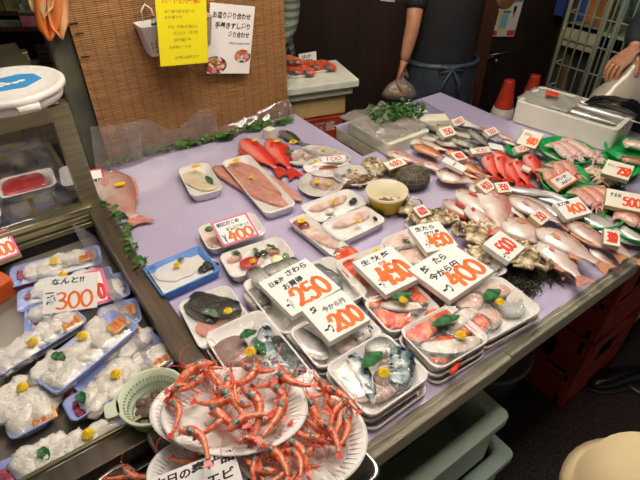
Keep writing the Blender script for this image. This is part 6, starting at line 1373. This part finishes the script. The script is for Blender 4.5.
put_shrimp((132, 476), (108, 482), .80, 'red shrimp in the steel pan at the bottom left, left one', 3)
sign([(142, 482), (229, 450), (250, 486), (166, 524)], .905, .885, 'white hand lettered sign at the bottom leaning on the shrimp plates',
 [('f', '本日の', .02, .72, .44, .20, BLACK), ('f', '奉仕品', .46, .72, .52, .22, BLACK), ('l', '', .46, .64, .5, .01, ORANGE), ('f', 'エビ', .60, .38, .34, .20, BLACK)], th=.004)
# ================================================================== SIDE TABLE AT THE BACK LEFT
SC_ = G(-.04, 2.20); rz = CAMROT+.35
def at2(dx, dy, z): 
    v = Vector((dx, dy, 0)); v.rotate(Euler((0, 0, rz))); return Vector((SC_.x+v.x, SC_.y+v.y, z))
crate(at2(-.02, .01, 0), (.28, .21, .33), rz, 'dark red crate on the floor under the side table at the back, lower one')
crate(at2(-.02, .01, .345), (.28, .21, .35), rz, 'dark red crate with white lettering under the salmon side table', txt=True)
o = MB().box((0, 0, 0), (.27, .20, .095)).obj('foam_box', mat('tan foam', '#c2a672', '#b89a66', 12, .7, .3, 90), smooth=False, bevel=.006, loc=at2(.0, .01, .7535), rot=(0, 0, rz)); tag(o, 'tan foam box on the lettered red crate at the back', 'foam box')
o = MB().box((0, 0, 0), (.32, .24, .035)).obj('foam_slab', FOAMG, smooth=False, bevel=.006, loc=at2(-.0, .01, .8195), rot=(0, 0, rz)); tag(o, 'cream foam lid on the tan foam box, lower of the two slabs', 'foam lid')
o = MB().box((0, 0, 0), (.40, .28, .035)).obj('foam_slab', FOAMG, smooth=False, bevel=.006, loc=at2(-.02, .01, .855), rot=(0, 0, rz)); tag(o, 'wide cream foam slab carrying the salmon plates at the back', 'foam lid')
zz = .8735
for k, (px0, px1, py, zt_, lb) in enumerate([(284, 312, 72, 0, 'nearer left'), (302, 333, 67, 0.0, 'right'), (280, 296, 62, .025, 'farthest left')]):
    a, b = P(px0, py, zz+.02+zt_), P(px1, py-1, zz+.02+zt_); c = (a+b)/2; rx = (a-b).length/2
    o = thing('foam_plate', 'white plate of salmon slices on the side table at the back, %s one' % lb, 'plate', (c.x, c.y, zz+zt_+.0005), rz)
    MB().lathe([(.75, 0), (1, .014), (.97, .015), (.74, .003), (.02, .003)], 30, sx=rx, sy=rx*.62).obj('dish', FOAMR, o)
    for j in range(4):
        q = px0+(px1-px0)*(.2+.2*j); slab((q-3, py-1), (q+4, py-3), zz+.022+zt_, .09, .02, 'orange salmon slice on the %s salmon plate at the back' % lb, SALMON, SKIN_G, group='salmon slices on the %s back plate' % lb, side=(1 if j % 2 else -1))
card([PY(294, 55, 2.42), PY(310, 53, 2.40), PY(323, 62, 2.30), PY(303, 66, 2.28)], 'white card with dark lettering between the salmon plates at the back', [('f', 'さけ', .2, .5, .5, .3, mat('teal ink', '#2a5a62')), ('f', '切身', .35, .12, .45, .3, mat('teal ink', '#2a5a62'))], th=.003)
# ================================================================== PEOPLE
SKIN = mat('skin', '#b98566', '#ab7658', 10, .5, sss=.08)
def skinmesh(verts, edges, name, m, parent=None, sub=2, merge=None):
    me = bpy.data.meshes.new(name); me.from_pydata([v[0] for v in verts], edges, []); o = bpy.data.objects.new(name, me); C.objects.link(o)
    md = o.modifiers.new('skin', 'SKIN'); md.use_smooth_shade = True
    for i, v in enumerate(verts):
        r = v[1]; me.skin_vertices[0].data[i].radius = (r, r) if not isinstance(r, tuple) else r
    me.skin_vertices[0].data[0].use_root = True
    s = o.modifiers.new('sub', 'SUBSURF'); s.levels = sub; s.render_levels = sub
    dg = bpy.context.evaluated_depsgraph_get(); dg.update(); nm = bpy.data.meshes.new_from_object(o.evaluated_get(dg))
    bpy.data.objects.remove(o); nm.name = name; return nm
def join(meshes, name, m, parent):
    b = MB()
    for me in meshes:
        b.add([v.co.copy() for v in me.vertices], [tuple(p.vertices) for p in me.polygons])
    return b.obj(name, m, parent)
def hand(base, d, palm_n, curl, side, s=1.0):
    """base wrist, d pointing direction, palm normal; returns list of meshes"""
    d = d.normalized(); n = palm_n.normalized(); n = (n-d*n.dot(d)).normalized(); w = d.cross(n)*side; out = []
    b = MB(); rings = []
    for t, hw, ht in ((0, .026, .020), (.03, .034, .016), (.06, .040, .014), (.085, .040, .012), (.095, .034, .009)):
        rings.append([base+d*t*s+w*hw*s*math.cos(q)+n*ht*s*math.sin(q) for q in [2*PI*k/12 for k in range(12)]])
    b.loft(rings); me = b.mesh('palm', SKIN); out.append(me)
    for k, (off, L) in enumerate(((-.030, .066), (-.010, .076), (.010, .072), (.029, .056))):
        p = base+d*.075*s+w*off*s; q = d.copy(); vs = [(p.copy(), .0095*s)]; 
        for j, f in enumerate((.35, .42, .33, .26)):
            p = p+q*L*f*s*1.0; vs.append((p.copy(), (.0092, .0085, .0078, .0062)[j]*s)); q = (q*math.cos(curl)+n*math.sin(curl)).normalized(); nn = (n*math.cos(curl)-d*math.sin(curl)); n_ = n
            q = Matrix.Rotation(curl*.35*j, 3, w*side) @ q if False else q
        out.append(skinmesh(vs, [(i, i+1) for i in range(len(vs)-1)], 'finger', SKIN, sub=1))
    p = base+d*.025*s-w*.028*s; q = (d*.6-w*.8+n*.4).normalized(); vs = [(p.copy(), .013*s)]
    for L, r in ((.032, .0115), (.03, .010), (.024, .008)): p = p+q*L*s; vs.append((p.copy(), r*s)); q = (q+d*.5+n*.5).normalized()
    out.append(skinmesh(vs, [(0, 1), (1, 2), (2, 3)], 'thumb', SKIN, sub=1)); return out
def face_head(c, fwd, s, parent, hairm):
    """head mesh with features; returns meshes for body, and adds hair/eyes children"""
    f = fwd.normalized(); up = Vector((0, 0, 1)); w = f.cross(up).normalized()
    M = Matrix((w, f, up)).transposed().to_4x4(); M.translation = c
    b = MB()
    def fn(d): return 1-.10*max(0, -d.z)*abs(d.x)+.03*max(0, d.y)*(d.z < -.3)
    b.ball((0, 0, 0), (.075*s, .095*s, .115*s), 24, 18, M, fn)
    b.loft([[( .010*s*math.cos(q)*k, .088*s+y, z+.006*s*math.sin(q)*k) for q in [2*PI*j/8 for j in range(8)]] for k, y, z in ((.7, -.004, .012*s), (1, .008*s, -.01*s), (1.4, .018*s, -.03*s), (1.1, .002, -.038*s))], M=M)
    for sx in (-1, 1): b.ball((sx*.076*s, -.005*s, -.005*s), (.010*s, .018*s, .03*s), 10, 8, M)
    me = b.mesh('head', SKIN)
    e = MB(); 
    for sx in (-1, 1): e.ball((sx*.03*s, .084*s, .008*s), (.013*s, .008*s, .007*s), 10, 8, M)
    e.obj('eyes', mat('eye white', '#e8e4de', rough=.2), parent)
    e = MB()
    for sx in (-1, 1): e.ball((sx*.03*s, .090*s, .008*s), (.006*s, .004*s, .006*s), 8, 6, M)
    e.obj('pupils', EYEB, parent)
    MB().ball((0, .088*s, -.058*s), (.024*s, .008*s, .007*s), 12, 6, M).obj('lips', mat('lips', '#9c5f52', rough=.5), parent)
    h = MB(); h.ball((0, -.010*s, .022*s), (.083*s, .100*s, .105*s), 24, 16, M, lambda d: 1 if (d.y < .35 or d.z > .55) and d.z > -.55 else .86)
    h.obj('hair', hairm, parent); return me
def person(label, loc, heading, s, shirt, trousers, arms, sleeve=.35, hat=None, shoesm=None, hairm=None, lower=True, sleeves_long=False, extra=None):
    """arms: list of (side, elbow, wrist, handdir, palmn, curl) in local coords (x right, y forward)"""
    o = thing('person', label, 'person', loc, heading)
    V = Vector; z = lambda k: k*s
    hip = V((0, 0, z(.93))); body = []
    tv = [(hip, (.15*s, .10*s)), (V((0, 0, z(1.08))), (.135*s, .09*s)), (V((0, .01, z(1.25))), (.155*s, .10*s)), (V((0, 0, z(1.38))), (.14*s, .085*s)), (V((0, 0, z(1.46))), (.055*s, .055*s)), (V((0, .01, z(1.54))), (.05*s, .05*s))]
    ed = [(0, 1), (1, 2), (2, 3), (3, 4), (4, 5)]
    for sx in (-1, 1):
        i = len(tv); tv += [(V((sx*.09*s, 0, z(.84))), .085*s), (V((sx*.10*s, .015, z(.48))), .058*s), (V((sx*.10*s, -.01, z(.28))), .052*s), (V((sx*.10*s, -.01, z(.08))), .038*s), (V((sx*.105*s, .10*s, z(.045))), .034*s)]
        ed += [(0, i), (i, i+1), (i+1, i+2), (i+2, i+3), (i+3, i+4)]
    av = []
    for (sx, el, wr, hd, pn, cu) in arms:
        i = len(tv); sh = V((sx*.175*s, 0, z(1.40))); tv += [(sh, .055*s), ((sh+V(el))/2, .046*s), (V(el), .037*s), ((V(el)*.6+V(wr)*.4), .036*s), (V(wr), .024*s)]
        ed += [(3, i), (i, i+1), (i+1, i+2), (i+2, i+3), (i+3, i+4)]
    meshes = [skinmesh(tv, ed, 'body', SKIN)]
    for (sx, el, wr, hd, pn, cu) in arms: meshes += hand(V(wr)-V(hd).normalized()*.005, V(hd), V(pn), cu, sx, s)
    meshes.append(face_head(V((0, .02, z(1.64))), V((0, 1, 0)), s, o, hairm or mat('black hair', '#1a1614', '#2a231e', 60, .6)))
    join(meshes, 'body', SKIN, o)
    g = .014*s
    sv = [(V((0, 0, z(.78))), (.20*s, .15*s)), (V((0, 0, z(.90))), (.19*s, .138*s)), (V((0, 0, z(1.08))), (.165*s, .115*s)), (V((0, .01, z(1.25))), (.18*s, .12*s)), (V((0, 0, z(1.38))), (.155*s, .10*s)), (V((0, 0, z(1.43))), (.10*s, .075*s))]; se = [(0, 1), (1, 2), (2, 3), (3, 4), (4, 5)]
    for (sx, el, wr, hd, pn, cu) in arms:
        i = len(sv); sh = V((sx*.175*s, 0, z(1.40))); el = V(el); wr = V(wr)
        if sleeves_long: sv += [(sh, .07*s), ((sh+el)/2, .062*s), (el, .058*s), ((el+wr)/2, .052*s), (wr*.93+el*.07, .042*s)]; se += [(4, i), (i, i+1), (i+1, i+2), (i+2, i+3), (i+3, i+4)]
        else: sv += [(sh, .072*s), ((sh+el)/2, .064*s), (sh*.25+el*.75, .062*s)]; se += [(4, i), (i, i+1), (i+1, i+2)]
    join([skinmesh(sv, se, 'shirt', shirt)], 'shirt', shirt, o)
    pv = [(V((0, 0, z(1.08))), (.15*s, .11*s)), (V((0, 0, z(.90))), (.178*s, .130*s))]; pe = [(0, 1)]
    for sx in (-1, 1):
        i = len(pv); pv += [(V((sx*.095*s, 0, z(.78))), .105*s), (V((sx*.10*s, .015, z(.48))), .078*s), (V((sx*.10*s, -.01, z(.12))), .062*s)]; pe += [(1, i), (i, i+1), (i+1, i+2)]
    join([skinmesh(pv, pe, 'trousers', trousers)], 'trousers', trousers, o)
    for sx in (-1, 1):
        pr = [(-.09, .035, .09), (-.05, .04, .10), (.03, .045, .075), (.12, .048, .05), (.17, .03, .03)]
        MB().loft([[(sx*.105*s+w*s*math.cos(q), y*s, (h/2+h/2*math.sin(q))*s) for q in [2*PI*k/12 for k in range(12)]] for y, w, h in pr]).obj('shoe', shoesm or mat('black leather', '#141314', rough=.25), o)
    return o
# shopkeeper in black: local frame from ground coordinates (x right of photo, y away); faces the camera
def local(o_loc, heading, p): 
    q = p-Vector(o_loc); q.rotate(Euler((0, 0, -heading))); return q
BLK = mat('black shirt cloth', '#101012', '#161619', 20, .8, .3, 60); APR = mat('dark vinyl apron', '#2a3038', '#363e48', 7, .32, .5, 12, coat=.3)
SL = G(.585, 2.40); hd_ = CAMROT+PI+.1
wr = local(SL, hd_, PY(404, 62, 2.28)); el = local(SL, hd_, PY(413, 26, 2.30)); fd = local(SL, hd_, PY(400, 74, 2.27))-wr
shk = person('person in a black short sleeved shirt and dark apron holding a small clear bag', SL, hd_, .90, BLK, mat('dark trousers', '#1c1f26', rough=.8),
 [(1, el, wr, fd, Vector((0, .3, 0))+Vector((-1, 0, 0)), .5), (-1, Vector((-.24, .06, 1.12)), Vector((-.12, .24, 1.32)), Vector((.2, .8, .3)), Vector((1, 0, 0)), .4)], shoesm=mat('rubber boots', '#2a2c2e', rough=.4))
b = MB()
def apf(a, d):
    th = -1.9+3.8*a; rx = .19+.035*d+.008*math.sin(a*26+d*2)*d; ry = .145+.035*d+.008*math.sin(a*26+d*2)*d
    return (rx*math.sin(th), ry*math.cos(th)+.0, .99-.60*d)
b.grid(48, 16, apf); b.v = [v*.90 for v in b.v]; ap = b.obj('apron', APR, shk); s = ap.modifiers.new('s', 'SOLIDIFY'); s.thickness = .004
MB().tube([(.192*math.sin(t), .147*math.cos(t), .975) for t in [2*PI*k/40 for k in range(41)]], .007, 8, flat=1.8, M=Matrix.Scale(.90, 4)).obj('apron_string', mat('apron string', '#3a4450', rough=.4), shk)
MB().tube([(-.02, .152, .97), (-.06, .157, .99), (-.07, .155, .96), (-.02, .148, .965), (.05, .155, .985), (.06, .155, .95), (-.01, .148, .965), (-.05, .165, .90), (-.055, .17, .82)], .006, 6, flat=1.6, M=Matrix.Scale(.90, 4)).tube([(-.01, .148, .965), (.03, .165, .90), (.05, .17, .83)], .006, 6, M=Matrix.Scale(.90, 4)).obj('apron_bow', mat('apron string', '#3a4450'), shk)
# small clear bag in hand
p = PY(400, 87, 2.27); b = MB()
b.loft([[(w1*math.cos(q)*(1+.15*noise.noise(Vector((q*2, zz*30, 0)))), w1*.5*math.sin(q)*(1+.2*noise.noise(Vector((q*2, zz*30, 5)))), zz) for q in [2*PI*k/20 for k in range(20)]] for zz, w1 in ((-.055, .05), (-.045, .085), (-.02, .082), (.01, .055), (.035, .025), (.05, .012), (.065, .02))])
o = b.obj('clear_bag', film('clear bag', fac=.14, bscale=30, bstr=1, dens=.35, dcol='#b8a894', rough=.2), loc=p, rot=(0, 0, CAMROT)); tag(o, 'small clear plastic bag of food hanging from the hand of the person in black', 'plastic bag')
o = MB().ball((0, 0, 0), (.055, .035, .022), 18, 12, fn=lambda d: 1+.3*noise.noise(d*4)).obj('food', mat('brown beige food', '#a8845c', '#7c5c3c', 40, .6, .5), loc=p+Vector((.0, 0, -.02)), rot=(0, 0, CAMROT)); tag(o, 'brown beige food inside the small clear bag held by the person in black', 'food')
# person behind the screen in striped top
def stripes():
    m = mat('striped knit', '#8a9484', None, rough=.9); nt = m.node_tree; N = nt.nodes; L = nt.links
    w = N.new('ShaderNodeTexWave'); w.bands_direction = 'Z'; w.inputs['Scale'].default_value = 9; w.inputs['Distortion'].default_value = .3; tc = N.new('ShaderNodeTexCoord'); L.new(tc.outputs['Object'], w.inputs[0])
    r = N.new('ShaderNodeValToRGB'); r.color_ramp.elements[0].position = .3; r.color_ramp.elements[1].position = .55; r.color_ramp.elements[0].color = lin('#5f6c62'); r.color_ramp.elements[1].color = lin('#98a290'); L.new(w.outputs['Fac'], r.inputs[0]); L.new(r.outputs[0], N['Principled BSDF'].inputs['Base Color']); return m
PL_ = PY(262, 10, 2.68); PL = Vector((PL_.x, PL_.y, 0)); hd2 = CAMROT+PI
w_ = local(PL, hd2, PY(279, 44, 2.48)); e_ = local(PL, hd2, PY(289, 24, 2.62))
person('person in a grey green striped top mostly hidden behind the bamboo screen', PL, hd2, .92, stripes(), mat('dark trousers', '#1c1f26'), [(-1, e_, w_, Vector((.8, .5, -.2)), Vector((0, .2, -1)), .5), (1, Vector((.24, .05, .98)), Vector((.20, .25, .95)), Vector((-.2, .8, -.2)), Vector((0, 0, -1)), .5)], sleeves_long=True)
# customer at right in a dark coat
COAT = mat('dark navy coat', '#16171c', '#1e2028', 12, .75, .4, 30)
CL_ = PY(712, 20, 2.15); CL = Vector((CL_.x, CL_.y, 0)); hd3 = CAMROT+PI/2+.3
w_ = local(CL, hd3, PY(638, 48, 2.02)); e_ = local(CL, hd3, PY(636, 20, 2.22)+Vector((.05, 0, .0)))
w3 = PY(634, 50, 1.98); f3 = PY(622, 60, 1.96)-w3; e3 = PY(642, 22, 2.10)
w_ = local(CL, hd3, w3); e_ = local(CL, hd3, e3); fdl = f3.copy(); fdl.rotate(Euler((0, 0, -hd3)))
cust = person('customer at the right edge in a dark navy coat holding a white shopping bag', CL, hd3, 1.0, COAT, mat('dark trousers', '#1c1f26'), [(-1, e_, w_, fdl, Vector((0, .2, -1)), .75), (1, Vector((.26, .0, 1.12)), Vector((.26, .08, .88)), Vector((0, .2, -1)), Vector((-1, 0, 0)), .5)], sleeves_long=True)
# white shopping bag
bp = PY(622, 82, 1.93); zb_ = PY(600, 116, 1.93).z; zt_ = w3.z-.03
BAGM = film('white bag film', fac=.10, bscale=9, bstr=1.2, dens=.78, dcol='#cdc2ac', rough=.25)
bag = thing('shopping_bag', 'white translucent shopping bag hanging from the customer hand', 'shopping bag', (bp.x, bp.y, zb_), CAMROT+.15)
hh = zt_-zb_; b = MB(); rings = []
for t, wx, wy in ((0, .085, .04), (.06, .115, .06), (.25, .125, .07), (.45, .105, .065), (.65, .07, .045), (.85, .035, .028), (1.0, .018, .018)):
    rings.append([(wx*math.copysign(abs(math.cos(q))**.7, math.cos(q))*(1+.08*noise.noise(Vector((q*2, t*5, 0))))+.035*t, wy*math.sin(q)*(1+.25*noise.noise(Vector((q*3, t*6, 3)))), hh*t) for q in [2*PI*k/28 for k in range(28)]])
b.loft(rings, cap1=False); b.obj('bag_body', BAGM, bag)
for s in (-1, 1): MB().tube([(.03+s*.012, 0, hh*.97), (.035+s*.022, 0, hh+.03), (.035, 0, hh+.05)], [.012, .008, .006], 8, flat=.5).obj('bag_handle', BAGM, bag)
b = MB(); brush('57', .05, .03, Matrix.Translation((-.03, -.0735, hh*.13)) @ Matrix.Rotation(PI/2, 4, 'X'), b, .14); b.obj('bag_print', mat('grey print', '#6f6a60', rough=.6), bag, smooth=False)
# blurred pale hat at the lower right: a small customer standing close
HL = G(.464, .303)
ch = person('small person close at the lower right wearing a plain beige cap', HL, CAMROT+PI/2-.15, .57, mat('beige coat', '#a89878', rough=.9), mat('dark trousers', '#1c1f26'), [(-1, Vector((-.13, .02, .64)), Vector((-.12, .04, .50)), Vector((0, .2, -1)), Vector((1, 0, 0)), .4), (1, Vector((.13, .02, .64)), Vector((.12, .04, .50)), Vector((0, .2, -1)), Vector((-1, 0, 0)), .4)], sleeves_long=True)
MB().lathe([(.112, -.004), (.100, .002), (.097, .02), (.090, .05), (.072, .078), (.045, .094), (.015, .100), (.002, .101)], 36, (0, .008, .945), 1, 1.06).obj('cap', mat('beige cap', '#c9b791', '#bfac86', 6, .9), ch)
# ================================================================== LIGHT, CAMERA
def bulb(x, y, z, e, col, r=.05, label=None):
    o = thing('hanging_lamp', label, 'lamp', (x, y, z), group='bulbs hanging above the stall')
    MB().lathe([(.02, .10), (.05, .09), (.13, .0), (.127, .0), (.045, .085), (.018, .095)], 24).obj('lamp_shade', mat('enamel shade', '#d8d4c8', rough=.3), o)
    MB().tube([(0, 0, .09), (0, 0, 2.9-z)], .004, 6).obj('cable', BIN, o)
    l = bpy.data.lights.new('bulb', 'POINT'); l.energy = e; l.color = col; l.shadow_soft_size = r; lo = bpy.data.objects.new('bulb_light', l); C.objects.link(lo); lo.parent = o; lo.location = (0, 0, -.01)
WARM = (1.0, .88, .74)
for i, (x, y, z, e) in enumerate(((.30, .95, 2.15, 13), (.85, .95, 2.15, 13), (1.40, 1.0, 2.15, 11), (.55, .25, 2.2, 10))):
    bulb(x, y, z, e, WARM, .06, 'shaded bulb hanging over the stall, number '+['one at the left', 'two over the middle', 'three over the green plates', 'four over the front edge'][i])
def area(name, loc, size, e, col, rot=(0, 0, 0)):
    l = bpy.data.lights.new(name, 'AREA'); l.shape = 'RECTANGLE'; l.size = size[0]; l.size_y = size[1]; l.energy = e; l.color = col
    o = bpy.data.objects.new(name, l); C.objects.link(o); o.location = loc; o.rotation_euler = rot; return o
area('ceiling_tube_light', (.8, .7, 2.6), (1.6, .9), 19, (1, .95, .88))
lb2 = bpy.data.lights.new('added_shelf_fill', 'POINT'); lb2.energy = 6; lb2.color = (1, .85, .68); lb2.shadow_soft_size = .1; ob2 = bpy.data.objects.new('added_shelf_fill', lb2); C.objects.link(ob2); ob2.location = G(-1.05, 1.95, 2.0)  # added point light that lifts the dark shelving, not a lamp of the room
struct(MB().box((1.2, 1.6, 2.93), (9, 9, .06)).obj('ceiling', mat('dim ceiling', '#4a4038', '#3c342c', 3, .9), smooth=False))
w = bpy.data.worlds.new('World'); bpy.context.scene.world = w; w.use_nodes = True
w.node_tree.nodes['Background'].inputs[0].default_value = (.9, .8, .7, 1); w.node_tree.nodes['Background'].inputs[1].default_value = .18
cam = bpy.data.cameras.new('Camera'); co = bpy.data.objects.new('Camera', cam); C.objects.link(co); bpy.context.scene.camera = co
co.location = (0, 0, H); co.rotation_euler = (PI/2-TH, 0, CAMROT); cam.sensor_fit = 'HORIZONTAL'; cam.sensor_width = 36; cam.lens = F/640*36; cam.clip_start = .02; cam.clip_end = 60
cam.dof.use_dof = False
vs = bpy.context.scene.view_settings; vs.view_transform = 'Standard'; vs.look = 'None'; vs.gamma = 1; vs.exposure = 0; vs.use_curve_mapping = False
for o in list(C.objects):
    if o.parent is None and o.type in ('MESH', 'EMPTY') and o.name == 'x': bpy.data.objects.remove(o)
